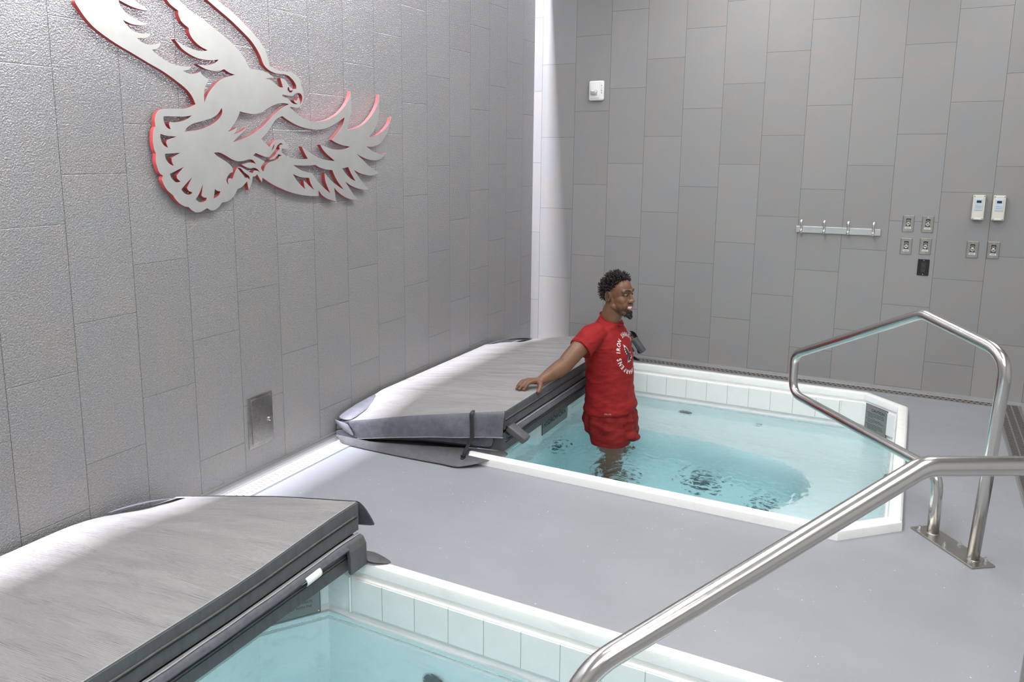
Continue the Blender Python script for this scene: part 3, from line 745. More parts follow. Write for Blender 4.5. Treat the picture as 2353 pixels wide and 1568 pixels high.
# ---------------------------------------------------------------- handrails
def rail(label, o, d, path, rads, plate):
    t = empty('pool_handrail', (o[0], o[1], 0), label, 'handrail'); d = Vector(d).normalized()
    pts = fillet([Vector((o[0]+d.x*a, o[1]+d.y*a, z)) for a, z in path], rads, 9)
    attach(MB().loft([(p, .0245) for p in pts], 28).build('tube', M_RAIL, smooth=True), t)
    # foot plate
    a0, a1, hw = plate; n_ = Vector((-d.y, d.x)); M = Matrix(((d.x, n_.x, 0, o[0]), (d.y, n_.y, 0, o[1]), (0, 0, 1, 0), (0, 0, 0, 1)))
    attach(MB().box((a0, -hw, .0005), (a1, hw, .0085), bev=.002, M=M).build('foot_plate', M_STEEL), t)
    for a, s in ((a0+.035, 1), (a0+.035, -1), (.12, 1), (.12, -1), (a1-.035, 1), (a1-.035, -1)):
        q = MB(); p = M @ Vector((a, s*(hw-.018), .0085)); q.loft([(p, .010), (p+Vector((0, 0, .003)), .010)], 16); q.loft([(p+Vector((0, 0, .003)), .0075), (p+Vector((0, 0, .012)), .0075)], 6)
        q.loft([(p+Vector((0, 0, .012)), .004), (p+Vector((0, 0, .020)), .004)], 10); attach(q.build('bolt', M_CHROME), t)
    for a in (path[0][0], path[-1][0]):
        p = M @ Vector((a, 0, .0085)); attach(MB().loft([(p, .028), (p+Vector((0, 0, .003)), .0275), (p+Vector((0, 0, .005)), .0255)], 24).build('weld_collar', M_STEEL), t)
    return t
PATH = [(0, .008), (-.055, .915), (.446, .985), (1.475, .535), (1.475, .297), (.245, .297), (.24, .008)]
rail('far bent stainless handrail bolted beside the CAUTION corner of the far pool', (3.318, 2.084), (-.604, .797), PATH, [0, .12, .12, .095, .095, .09, 0], (-.062, .315, .055))
PATHN = [(0, .008), (-.035, .925), (.446, .983), (1.33, .635), (1.40, .30), (.245, .297), (.24, .008)]
rail('near bent stainless handrail crossing the picture in front of the deck', (3.347, .684), (-.676, -.737), PATHN, [0, .12, .12, .17, .095, .09, 0], (-.062, .315, .055))

# ---------------------------------------------------------------- wall fittings
# access panel in the left wall
t = empty('access_panel', (0, 1.34, .15), 'brushed steel access door with a key lock low in the emblem wall', 'access panel')
attach(MB().box((0, 1.247, .152), (.004, 1.432, .434), bev=.0012).build('frame', M_STEELY), t)
dr = attach(MB().box((.004, 1.272, .172), (.007, 1.420, .418), bev=.0012).build('door', M_STEELY), t)
subpart(MB().loft([((.007, 1.40, .283), .010), ((.013, 1.40, .283), .010), ((.014, 1.40, .283), .008)], 18).build('lock', M_CHROME), dr, t)
# strobe alarm
ya_ = RY1
t = empty('fire_alarm', (.578, ya_, 2.22), 'white fire alarm strobe high on the back wall near the corner', 'fire alarm')
body = MB().box((.513, ya_-.036, 2.139), (.643, ya_, 2.301), bev=.016, seg=4).build('housing', M_ALARM, smooth=True); attach(body, t)
attach(MB().box((.527, ya_-.043, 2.158), (.612, ya_-.033, 2.285), bev=.008, seg=3).build('raised_cover', M_ALARM, smooth=True), t)
lens = MB().box((.537, ya_-.060, 2.183), (.594, ya_-.040, 2.225), bev=.007, seg=3).build('strobe_lens', mat('clear_lens', (.62, .62, .62), .08, .6, bump=.6, bscale=90), smooth=True); attach(lens, t)
q = MB()
for s, z in zip('FIRE', (2.252, 2.233, 2.214, 2.195)):
    v_, f_ = text_polys(s, .016, True, 'CENTER'); q.add([(.628+a.x, ya_-.0366, z+a.y) for a in v_], f_)
attach(q.build('lettering', mat('alarm_red', (.30, .03, .03), .6)), t)
# coat rail with four hooks
t = empty('hook_rail', (2.485, ya_, 1.14), 'satin aluminium rail with four coat hooks on the back wall', 'coat rail')
attach(MB().box((2.199, ya_-.013, 1.121), (2.772, ya_, 1.169), bev=.002).build('back_plate', M_ALU), t)
for x in (2.237, 2.396, 2.558, 2.724):
    q = MB(); prof = [Vector((x, ya_-.014, 1.166)), Vector((x, ya_-.020, 1.128)), Vector((x, ya_-.048, 1.118)), Vector((x, ya_-.062, 1.142))]
    q2 = [Vector((x, ya_-.014, 1.150)), Vector((x, ya_-.030, 1.163)), Vector((x, ya_-.064, 1.196)), Vector((x, ya_-.060, 1.226))]
    for pp in (prof, q2):
        pts = fillet(pp, .01, 4); P_ = [[p+Vector((-.0085, 0, 0)), p+Vector((.0085, 0, 0))] for p in pts]; q.grid(P_)
    o = q.build('hook', M_CHROME, smooth=True); s_ = o.modifiers.new('t', 'SOLIDIFY'); s_.thickness = .004; s_.offset = 0; attach(o, t)
# thermostat boxes
def stat(x0, label):
    t = empty('thermostat', (x0+.035, ya_, 1.35), label, 'thermostat', None); y = ya_
    attach(MB().box((x0, y-.045, 1.263), (x0+.071, y, 1.431), bev=.005, seg=3).build('case', M_CREAM, smooth=False), t)
    f_ = attach(MB().box((x0+.011, y-.049, 1.328), (x0+.060, y-.044, 1.408), bev=.0025).build('face', M_PANEL), t)
    attach(MB().box((x0+.021, y-.0505, 1.380), (x0+.049, y-.0488, 1.396), bev=.0006).build('display', M_LCD), t)
    q = MB()
    for k in range(4): q.box((x0+.017+k*.010, y-.0502, 1.356), (x0+.023+k*.010, y-.0489, 1.359))
    q.box((x0+.018, y-.0502, 1.345), (x0+.052, y-.0489, 1.3465))
    attach(q.build('keys', mat('key_blue', (.16, .30, .45), .5)), t)
    attach(MB().box((x0+.008, y-.0465, 1.272), (x0+.062, y-.0448, 1.322), bev=.0006).build('wiring_lid', M_CREAM), t)
    lb = attach(MB().box((x0+.017, y-.0478, 1.268), (x0+.054, y-.0463, 1.279)).build('name_strip', M_LABEL), t)
    for dx in (.007, .064):
        for z in (1.270, 1.424): attach(MB().cyl((x0+dx, y-.0452, z), (x0+dx, y-.0475, z), .0042, seg=12).build('screw', mat('cap_grey', (.3, .3, .28), .5) if 'cap_grey' not in bpy.data.materials else bpy.data.materials['cap_grey']), t)
    return t
stat(3.316, 'cream thermostat box with a small display, left of the pair, over the hookless wall part')
stat(3.432, 'cream thermostat box with a small display, nearest the right edge of the picture')
# key switches
M_KEY = mat('key_black', (.014, .014, .016), .4)
def key_switch():
    t = bpy.data.objects.new('key_switch', None); COL.objects.link(t); y = 0
    def ch(q, n_, m_): o = q.build(n_, m_); o.parent = t; return o
    pl = ch(MB().box((-.0355, -.006, -.0585), (.0355, 0, .0585), bev=.0035), 'face_plate', M_STEEL)
    ch(MB().box((-.014, -.0075, -.018), (.014, -.0055, .036), bev=.0005), 'backing_label', M_KEY)
    q = MB(); q.box((-.009, -.0079, .024), (.009, -.0074, .0262)); q.box((-.013, -.0079, .0165), (-.002, -.0074, .0185)); q.box((.001, -.0079, .0165), (.013, -.0074, .0185)); ch(q, 'marking', M_LABEL)
    bz = ch(MB().loft([((0, -.007, 0), .0135), ((0, -.014, 0), .0130), ((0, -.015, 0), .0105), ((0, -.0125, 0), .0095)], 24), 'lock_bezel', M_CHROME)
    cy_ = ch(MB().loft([((0, -.010, 0), .0085), ((0, -.0155, 0), .0085), ((0, -.016, 0), .0078)], 20), 'lock_cylinder', M_STEEL)
    ch(MB().box((-.001, -.0166, -.005), (.001, -.0158, .005)), 'keyway', M_KEY)
    ch(MB().box((-.019, -.0072, -.036), (.019, -.0058, -.0245)), 'name_strip', M_LABEL)
    q = MB(); [q.box((-.013+k*.0055, -.0075, -.0325), (-.0095+k*.0055, -.0070, -.0285)) for k in range(5)]; ch(q, 'strip_lettering', M_INK)
    for z in (.0475, -.0475): ch(MB().cyl((0, -.006, z), (0, -.0078, z), .0034, seg=12), 'screw', M_CHROME)
    return t
ks0 = key_switch(); first = True
for x, z, lab in ((2.941, 1.218, 'steel key switch plate, upper left of the block of four'), (3.062, 1.218, 'steel key switch plate, upper right of the block of four'),
                  (2.941, 1.056, 'steel key switch plate, lower left of the block of four'), (3.061, 1.061, 'steel key switch plate right above the black outlet'),
                  (3.345, 1.056, 'steel key switch plate below the left thermostat box'), (3.467, 1.058, 'steel key switch plate below the right thermostat box')):
    if first: o = ks0; first = False
    else:
        o = ks0.copy(); COL.objects.link(o)
        for c_ in list(ks0.children): d = c_.copy(); COL.objects.link(d); d.parent = o
    o.location = (x, RY1, z); tag(o, lab, 'key switch', 'key switches on the back wall')
t = empty('wall_outlet', (3.061, RY1, .91), 'black wall outlet plate below the block of key switches', 'wall outlet')
attach(MB().box((3.025, RY1-.005, .852), (3.097, RY1, .969), bev=.003).build('cover_plate', M_DARK), t)
attach(MB().box((3.044, RY1-.008, .876), (3.078, RY1-.004, .944), bev=.002).build('receptacle', mat('outlet_grey', (.03, .03, .03), .3)), t)
q = MB()
for z in (.926, .890):
    for dx in (-.007, .005): q.box((3.061+dx, RY1-.0086, z-.004), (3.063+dx, RY1-.0078, z+.004))
    q.box((3.058, RY1-.0086, z-.011), (3.064, RY1-.0078, z-.007))
attach(q.build('socket_slots', mat('slot_tan', (.12, .10, .07), .5)), t)
for z in (.96, .861): attach(MB().cyl((3.061, RY1-.005, z), (3.061, RY1-.0065, z), .003, seg=10).build('screw', M_CHROME), t)

# ---------------------------------------------------------------- bird emblem
EMB=["400,2289* 407,2275 441,2232 477,2200 526,2172 586,2144 663,2114 729,2087 805,2058 871,2025 928,1992 960,1961 979,1926* 946,1912 910,1903 857,1900 801,1897 775,1891 757,1877 747,1857 744,1841 746,1818* 735,1804 729,1777 727,1750 731,1720 739,1702* 736,1666 742,1639 753,1615 769,1605* 763,1588 770,1567 786,1542 802,1528 818,1516* 830,1498 851,1478 881,1462 903,1458* 916,1446 934,1435 952,1430 976,1432 1000,1441 1015,1446* 1029,1438 1043,1434 1068,1437 1091,1450 1110,1468* 1146,1472 1178,1487 1200,1507 1217,1530* 1238,1535 1260,1547 1283,1565* 1293,1521* 1315,1553 1325,1588* 1344,1589 1356,1599* 1388,1556* 1394,1580* 1458,1547 1521,1523 1585,1502 1652,1486 1720,1475 1779,1469 1835,1467* 1835,1498* 1864,1471 1913,1447 1989,1429* 1974,1509* 2011,1481 2069,1452 2129,1435 2198,1427* 2164,1454 2125,1493 2079,1541* 2126,1518 2194,1497 2257,1487 2307,1488* 2272,1513 2224,1553 2163,1608* 2211,1590 2267,1577 2324,1570 2376,1574 2414,1587* 2369,1605 2312,1631 2256,1665 2193,1703* 2242,1684 2313,1667 2386,1662 2446,1673 2501,1707* 2455,1699 2410,1703 2351,1720 2293,1746* 2337,1743 2389,1750 2442,1767 2488,1803 2528,1847 2562,1929* 2537,1890 2489,1854 2428,1823 2369,1807 2321,1800* 2362,1830 2400,1869 2423,1908 2434,1959 2433,2001 2440,2059* 2427,2026 2402,1982 2345,1926 2280,1882 2200,1854 2110,1838* 2138,1908 2152,1949 2154,2000 2150,2060* 2134,2024 2094,1977 2035,1934 1961,1901 1890,1883 1813,1876 1747,1886 1690,1905 1656,1924 1619,1946* 1650,1944 1681,1943* 1711,1957 1726,1981 1734,2010 1733,2033 1720,2058 1714,2087 1690,2108 1652,2124 1618,2127 1550,2126 1518,2132 1479,2144* 1474,2170 1452,2219 1422,2251 1386,2280 1351,2305 1294,2339 1232,2372 1171,2399 1132,2420 999,2518 906,2582 872,2602* 903,2536 969,2457 1084,2401 1126,2380 1163,2362 1218,2335 1268,2307 1319,2276 1360,2248 1395,2213 1418,2181 1435,2148 1459,2129 1491,2116 1529,2109 1583,2110* 1620,2105 1657,2083 1677,2059 1676,2043* 1651,2040 1638,2045 1618,2057 1602,2074 1582,2086 1555,2088* 1573,2043* 1546,2043 1513,2059 1482,2074 1443,2077* 1476,2084 1508,2087 1489,2096 1458,2107 1420,2115 1376,2117 1336,2116* 1328,2130 1300,2169 1261,2203 1217,2231 1151,2264 1087,2295 1026,2322 985,2335 919,2375 847,2427 740,2504 715,2525* 758,2455 851,2364 872,2346 910,2328* 909,2314 915,2299 928,2281 964,2261* 966,2242 979,2221 1003,2201 1033,2186 1070,2175* 1041,2169 1001,2168 954,2176 913,2187 879,2203* 900,2183 924,2163 965,2145 1007,2134 1051,2131 1097,2134 1135,2140* 1124,2131 1100,2118 1063,2108 1027,2105 1000,2107* 1026,2097 1062,2088 1107,2085 1140,2090 1166,2099* 1201,2085 1235,2079* 1170,2060 1127,2040 1093,2013 1063,1984 1043,1956 1033,1935* 1033,1976 1040,2003 1053,2027 1069,2045* 1045,2052 1028,2062 1018,2074* 993,2065 963,2060 937,2063 917,2070* 938,2074 956,2082 969,2093* 914,2090 869,2093 829,2104 794,2118 768,2132 754,2145* 777,2150 793,2161 802,2178* 774,2169 751,2165 716,2165 698,2172 680,2184* 707,2186 726,2190 742,2198 751,2209* 708,2205 679,2207 650,2218 630,2233 616,2248* 634,2243 655,2238 685,2237 715,2240 746,2251* 712,2252 676,2262 647,2271 623,2287 607,2305 602,2325* 630,2317 665,2308 709,2303 752,2304* 718,2321 682,2337 601,2384 545,2433 516,2444* 451,2375",
"1567,2006* 1604,2003 1646,2004 1668,2017 1700,2022 1719,2011 1722,1986 1704,1960* 1703,1980 1692,2000 1676,1981 1655,1983 1662,1971 1683,1964 1651,1964 1624,1976 1604,1990 1570,1996",
"1614,2048 1608,2038 1613,2026 1626,2020 1642,2024 1646,2034 1634,2030 1623,2034 1620,2045",
"793,1865* 854,1866 907,1868 954,1874* 924,1857 892,1846 852,1840 824,1842* 820,1830 828,1808* 811,1814 798,1829 791,1849",
"770,1787* 804,1780 858,1777* 803,1762* 798,1748 807,1727* 786,1737 773,1754 768,1774",
"788,1701* 829,1703 873,1705* 822,1683* 823,1666 832,1647* 812,1655 796,1669 788,1686",
"808,1612* 844,1625 888,1641* 845,1604* 848,1590 865,1576* 840,1573 822,1586 812,1598",
"867,1541* 898,1566 934,1594* 900,1547* 909,1532 931,1524* 917,1515 894,1517 877,1528",
"948,1492* 973,1520 996,1561* 984,1507* 997,1498 1016,1495* 1008,1482 984,1476 965,1479",
"1069,1535* 1084,1525 1104,1522* 1090,1503 1058,1489*",
"905,1800* 921,1819 959,1838 1016,1852 1074,1868 1114,1890 1139,1918* 1141,1898 1128,1876 1097,1851 1047,1828 985,1810",
"1256,1906* 1301,1900 1350,1897 1407,1909 1460,1933 1521,1956 1568,1963 1616,1960* 1560,1938 1491,1897 1429,1850 1370,1813 1392,1828 1335,1798 1275,1776 1201,1757* 1233,1781 1272,1808 1297,1829* 1256,1808 1208,1794* 1225,1811 1235,1830* 1205,1816 1171,1806* 1201,1831 1228,1861 1248,1888",
"1074,1706* 1109,1707 1151,1692 1190,1674 1226,1665 1268,1667 1300,1673 1330,1670 1352,1649* 1327,1657 1294,1657 1272,1651 1252,1648* 1277,1637 1308,1629 1341,1631 1366,1620 1378,1602* 1362,1615 1335,1617 1326,1606 1307,1610 1276,1624 1234,1638 1213,1625* 1198,1602 1184,1580 1171,1584 1155,1575 1159,1551* 1146,1570 1151,1588 1170,1607 1188,1612 1192,1623 1183,1640 1158,1659 1120,1678 1091,1693",
"1221,1634* 1244,1630 1267,1610 1285,1600 1300,1589 1304,1571* 1287,1583 1271,1583 1263,1593 1241,1615",
"1334,1693* 1353,1705* 1385,1695 1420,1686 1451,1686 1473,1702 1498,1724 1517,1746 1539,1756 1558,1750* 1536,1748 1527,1735 1530,1726 1510,1713 1488,1691 1450,1672 1484,1675 1506,1688 1520,1698 1544,1692* 1522,1686 1516,1677 1486,1666 1444,1656 1417,1638 1403,1611* 1391,1621 1387,1635 1402,1649 1418,1661* 1374,1679",
"1494,1751* 1480,1738 1469,1716* 1485,1731",
"1561,1896* 1595,1880 1654,1858 1716,1843 1785,1835 1857,1834 1938,1849 2015,1877 2088,1910* 2066,1867 2019,1822 1963,1779* 2003,1764 2068,1749 2131,1743* 2080,1729 2028,1725 1964,1728 1908,1740 1859,1751* 1882,1726 1918,1699 1986,1661* 1923,1665 1862,1675 1802,1695 1750,1718 1705,1740* 1718,1717 1752,1674* 1696,1673 1634,1678 1584,1686 1563,1699 1545,1709 1547,1720 1546,1728* 1576,1726 1609,1725* 1588,1750 1562,1772 1530,1776 1498,1769 1470,1752 1456,1736* 1429,1752 1397,1776* 1432,1801 1465,1831 1498,1867 1525,1884",
"1629,1642* 1671,1639 1740,1638 1814,1640* 1847,1627 1902,1614 1962,1609* 1982,1575 2013,1538 2064,1493* 2019,1513 1968,1539 1925,1568 1892,1595* 1893,1565 1904,1533 1937,1479* 1891,1506 1843,1539 1814,1563 1785,1595* 1738,1602 1687,1616",
"1626,1595* 1662,1582 1702,1574 1757,1570* 1768,1541 1796,1502* 1758,1526 1730,1546 1710,1558* 1714,1531 1721,1510* 1683,1536 1650,1564",
"2053,1617* 2083,1621 2111,1624* 2135,1588 2178,1540* 2127,1559 2088,1585"]

LP = []
for s in EMB:
    L = []
    for tk in s.split():
        c = tk.endswith('*'); a, b_ = tk.rstrip('*').split(','); L.append((float(a), float(b_), 1 if c else 0))
    LP.append(catmull(L, 4))
vs, fs, fm = loops_to_solid(LP, 0, 1, lambda u, v, d: Vector((.014+.023*d, u/1000, v/1000)))
t = empty('wall_emblem', (.014, 1.5, 1.9), 'large silver cut-out flying bird emblem with red edges on the left wall', 'wall emblem')
def subset(k):
    idx = {}; V = []; F = []
    for f, m_ in zip(fs, fm):
        if m_ != k: continue
        g = []
        for i in f:
            if i not in idx: idx[i] = len(V); V.append(vs[i])
            g.append(idx[i])
        F.append(tuple(g))
    return V, F
V, F = subset(0); attach(mesh_obj('face_plate', V, F, M_EFACE), t)
V, F = subset(1); attach(mesh_obj('red_return', V, F, M_ERED), t)
def in_plate(u, v):
    c = False
    for L in LP:
        for i in range(len(L)):
            (x0, y0), (x1, y1) = L[i], L[i-1]
            if (y0 > v) != (y1 > v) and u < (x1-x0)*(v-y0)/(y1-y0)+x0: c = not c
    return c
random.seed(3); pins = []
while len(pins) < 9:
    u, v = random.uniform(450, 2500), random.uniform(1450, 2450)
    if all(in_plate(u+dx, v+dz) for dx in (-28, 0, 28) for dz in (-28, 0, 28)) and all((u-a)**2+(v-b)**2 > 220**2 for a, b in pins): pins.append((u, v))
for u, v in pins: attach(MB().cyl((0, u/1000, v/1000), (.0145, u/1000, v/1000), .008, seg=10).build('standoff', M_CHROME), t)
# ================================================================ PERSON
man = empty('person', (1.28, 3.33, -.97), 'smiling man in red jersey and shorts standing in the far pool, arms on the cover', 'person')
YC0 = 3.33
def bodypart():
    q = MB()
    # trunk under the clothes
    q.eloft([(1.275, YC0, -.12, .095, .155), (1.27, YC0, -.02, .115, .165), (1.265, YC0, .10, .105, .145), (1.26, YC0, .22, .105, .150), (1.255, YC0, .36, .118, .168), (1.245, YC0, .46, .112, .178), (1.235, YC0, .545, .085, .155), (1.235, YC0, .595, .062, .09), (1.24, YC0, .63, .055, .06)])
    # neck
    q.cap((1.236, YC0, .56), (1.290, YC0, .715), .074, .066)
    for s in (-1, 1):
        y = YC0+s*.095
        q.loft([((1.275, y, -.02), .095), ((1.29, y, -.12), .100), ((1.315, y, -.25), .092), ((1.335, y, -.42), .070), ((1.335, y, -.50), .062), ((1.30, y, -.60), .060), ((1.29, y, -.72), .050), ((1.28, y, -.86), .036), ((1.28, y, -.91), .038)], 24)
        q.cap((1.262, y, -.925), (1.40, y+s*.02, -.944), .040, .024); q.ell((1.36, y+s*.015, -.945), (.085, .045, .022))
    # right arm back on the cover
    q.loft([((1.205, 3.175, .545), .050), ((1.185, 3.10, .512), .053), ((1.163, 3.03, .475), .058), ((1.130, 2.94, .415), .055), ((1.112, 2.895, .378), .0515)], 22)
    q.loft([((1.112, 2.898, .380), .0515), ((1.095, 2.84, .362), .0535), ((1.075, 2.77, .345), .045), ((1.056, 2.70, .330), .033), ((1.048, 2.668, .324), .0285)], 22)
    q.ell((1.112, 2.897, .379), (.052, .052, .052))
    # left arm, mostly hidden behind the chest
    q.loft([((1.205, 3.485, .545), .050), ((1.185, 3.56, .512), .053), ((1.165, 3.65, .465), .058), ((1.155, 3.735, .405), .050)], 22)
    q.loft([((1.155, 3.735, .405), .050), ((1.150, 3.80, .385), .050), ((1.150, 3.88, .360), .038), ((1.152, 3.95, .345), .028)], 22)
    q.ell((1.155, 3.735, .405), (.050, .050, .050))
    # hands: palm + five fingers
    def hand(W_, kn, tips, thumb, zs):
        wv = Vector(W_)
        for k, r_ in zip(kn, (.0145, .0145, .014, .013)):
            q.cap(wv+(Vector(k)-wv)*.12, k, .022, r_*1.12, 14)
        for a, b_ in zip(kn, kn[1:]): q.cap(a, b_, .0135, .0135, 12)
        for k, tp, r_ in zip(kn, tips, (.0122, .0122, .0118, .0102)):
            k, tp = Vector(k), Vector(tp); d = tp-k
            p1 = k+d*.48+Vector((0, 0, .017)); p2 = k+d*.80+Vector((0, 0, .010))
            q.cap(k, p1, r_*1.2, r_, 14); q.cap(p1, p2, r_, r_*.92, 14); q.cap(p2, tp, r_*.92, r_*.78, 14)
        a, b_, c_, d_ = [Vector(v) for v in thumb]
        q.cap(a, b_, .019, .0165, 14); q.cap(b_, c_, .0155, .0135, 14); q.cap(c_, d_, .0135, .0115, 14); q.ell(wv, (.029, .030, .024))
    hand((1.048, 2.668, .322), [(1.022, 2.603, .330), (1.004, 2.612, .333), (.985, 2.624, .330), (.967, 2.640, .322)],
         [(.993, 2.548, .287), (.964, 2.543, .287), (.940, 2.557, .287), (.926, 2.588, .286)],
         [(1.050, 2.655, .317), (1.068, 2.622, .312), (1.080, 2.590, .302), (1.0815, 2.562, .286)], 0)
    hand((1.152, 3.95, .345), [(1.155, 4.012, .345), (1.135, 4.015, .346), (1.115, 4.013, .345), (1.097, 4.005, .340)],
         [(1.160, 4.060, .303), (1.135, 4.070, .303), (1.108, 4.066, .303), (1.082, 4.050, .302)],
         [(1.160, 3.965, .345), (1.182, 3.985, .345), (1.196, 4.012, .338), (1.198, 4.038, .325)], 0)
    return q
HR = Matrix.Rotation(R(-17), 3, 'Z')
class HO_:
    def __init__(s, o): s.o = Vector(o)
    def __add__(s, v): return s.o + HR @ Vector(v)
def headpart(q, O):
    O = HO_(O); e = lambda c, r, **k: q.ell(O+Vector(c), r, 24, 16, M=HR, **k)
    e((-.006, 0, .018), (.097, .077, .098)); e((.022, 0, .022), (.074, .072, .082))
    e((.030, 0, -.040), (.070, .064, .088)); e((.055, 0, -.088), (.044, .046, .046))
    for s in (-1, 1):
        q.cap(O+Vector((.004, s*.050, -.084)), O+Vector((.070, s*.020, -.125)), .024, .021)       # jaw
        q.cap(O+Vector((-.004, s*.056, -.030)), O+Vector((.004, s*.050, -.084)), .017, .017)
        e((.056, s*.041, -.040), (.036, .026, .030)); e((.070, s*.028, -.074), (.030, .028, .036)); e((.044, s*.044, -.080), (.034, .021, .042))   # cheek, smile fold
        q.cap(O+Vector((.098, 0, .020)), O+Vector((.078, s*.050, .022)), .0125, .012)                # brow
        e((.106, s*.0180, -.045), (.0150, .0120, .0120))
        q.cap(O+Vector((-.020, s*.074, -.004)), O+Vector((-.012, s*.079, -.046)), .010, .0075)       # ear body
        e((-.018, s*.080, -.020), (.022, .008, .036)); 
    q.cap(O+Vector((.094, 0, .008)), O+Vector((.110, 0, -.034)), .0110, .0140); e((.114, 0, -.041), (.0165, .0165, .0140))
    q.cap(O+Vector((.080, 0, -.128)), O+Vector((.083, 0, -.124)), .025, .023)                        # chin
    # lips, parted in a smile
    for s in (-1, 1):
        q.cap(O+Vector((.101, 0, -.068)), O+Vector((.078, s*.036, -.064)), .0100, .009)
        q.cap(O+Vector((.097, 0, -.110)), O+Vector((.077, s*.032, -.094)), .0100, .009)
    return q
HO = (1.304, YC0, .798)
q = bodypart(); headpart(q, HO)
body = remeshed(q, 'body', M_SKIN, .0034, 7, man)
# ears: rim, with the hollow only coloured dark
O = HO_(HO)
for s in (-1, 1):
    pts = []
    for k in range(15):
        a = R(-70+k*20); pts.append(O+Vector((-.018-.0195*cos(a), s*(.0875+.002*sin(a)), -.020+.035*sin(a))))
    attach(tube_obj('ear_rim', pts, .0034, M_SKIN, 8), man)
M_EARIN = mat('ear_shadow_skin', (.085, .038, .022), .6)  # darker skin, stands in for the shade inside the ear
for s in (-1, 1): attach(MB().ell(O+Vector((-.014, s*.0868, -.016)), (.0095, .0030, .0170), M=HR).build('ear_hollow_shade', M_EARIN, smooth=True), man)
# eyes, brows, teeth, lips
for s in (-1, 1):
    c0 = O+Vector((.0835, s*.033, -.001))
    ey = MB().ell(c0, (.0115, .0135, .0070), M=HR).build('eye', M_EYE, smooth=True); attach(ey, man)
    subpart(MB().ell(c0+HR @ Vector((.0078, s*-.002, -.0003)), (.0050, .0062, .0060)).build('iris', M_DARK, smooth=True), ey, man)
    pts = [O+Vector((.0935-.020*t*t-.004*t, s*(.018+.034*t), .0060-.003*abs(t-.4))) for t in [k/8 for k in range(9)]]
    attach(tube_obj('upper_eyelid', pts, .0050, M_SKIN, 8), man)
    attach(tube_obj('eyelash', [p+HR @ Vector((.0030, s*.0018, -.0042)) for p in pts], .0022, M_HAIR, 6), man)
    pts = [O+Vector((.0910-.019*t*t-.004*t, s*(.018+.033*t), -.0080+.003*t)) for t in [k/8 for k in range(9)]]
    attach(tube_obj('lower_eyelid', pts, .0042, M_SKIN, 8), man)
    n_ = 14; q = MB()
    q.loft([(O+Vector((.1085-.026*t*t-.006*t, s*(.012+.045*t), .0235+.008*sin(pi*min(1, t*1.1)))), .0012+.0032*sin(pi*(.12+.8*t))) for t in [k/n_ for k in range(n_+1)]], 8)
    attach(q.build('eyebrow', M_HAIR, smooth=True), man)
q = MB()
for k in range(11):
    a = -1+2*k/10; p = O+Vector((.1030-.021*a*a, .034*a, -.0860+.0110*a*a)); hh = .0080-.003*abs(a); q.box((p.x-.003, p.y-.0038, p.z-hh), (p.x+.003, p.y+.0038, p.z+hh), bev=.0012)
attach(q.build('teeth', M_TEETH, smooth=True), man)
mo = MB(); mo.ell(O+Vector((.088, 0, -.086)), (.0125, .034, .0120), M=HR); attach(mo.build('mouth', mat('mouth_dark', (.06, .015, .012), .5), smooth=True), man)
for nm, z0, r_, up in (('upper_lip', -.0745, .0036, 1), ('lower_lip', -.1010, .0056, -1)):
    pts = [O+Vector((.1090-.028*abs(t)**1.8, .041*t, z0+(.0060 if up > 0 else .0260)*t*t)) for t in [(-10+k)/10 for k in range(21)]]
    rr = [r_*(1-.62*abs((-10+k)/10)**2) for k in range(21)]
    q = MB(); q.loft(list(zip(pts, rr)), 10); attach(q.build(nm, M_LIP, smooth=True), man)
for s in (-1, 1):
    q = MB(); q.ell(O+Vector((.112, s*.0085, -.0545)), (.0045, .004, .002)); attach(q.build('nostril', M_DARK, smooth=True), man)
# hair: close cap and twisted curls
random.seed(11)
def hair_ok(v):            # v relative to head centre, right side profile of the hairline
    f, r_, u = v; side = abs(r_)/.077
    lim = .060-.030*side+.30*(u-.075) if u > .045 else (.022-.012*side+.55*(u-.045))
    if u < -.015: lim = -.036-.10*(-.015-u)
    return f < lim and u > -.088+.25*max(0, f+.05)
q = MB(); SK = (.1015, .0815, .103); SKC = Vector((-.006, 0, .018)); dirs = []
NT_, NP_ = 46, 80; idx = {}; V = []; F = []
for i in range(NT_+1):
    for j in range(NP_):
        th = pi*i/NT_; ph = 2*pi*j/NP_
        d = Vector((sin(th)*cos(ph), sin(th)*sin(ph), cos(th))); p = SKC+Vector((d.x*SK[0], d.y*SK[1], d.z*SK[2])); V.append((O+p, p, d))
keep = lambda a: hair_ok(V[a][1])
for i in range(NT_):
    for j in range(NP_):
        f = (i*NP_+j, (i+1)*NP_+j, (i+1)*NP_+(j+1) % NP_, i*NP_+(j+1) % NP_)
        if all(keep(a) for a in f): F.append(f)
hc = mesh_obj('hair', [v[0] for v in V], F, M_HAIR, smooth=True)
bm = bmesh.new(); bm.from_mesh(hc.data); bmesh.ops.remove_doubles(bm, verts=bm.verts[:], dist=1e-5); bmesh.ops.delete(bm, geom=[v for v in bm.verts if not v.link_faces], context='VERTS'); bm.to_mesh(hc.data); bm.free()
md = hc.modifiers.new('s', 'SOLIDIFY'); md.thickness = .004; attach(hc, man)
q = MB(); cnt = 0
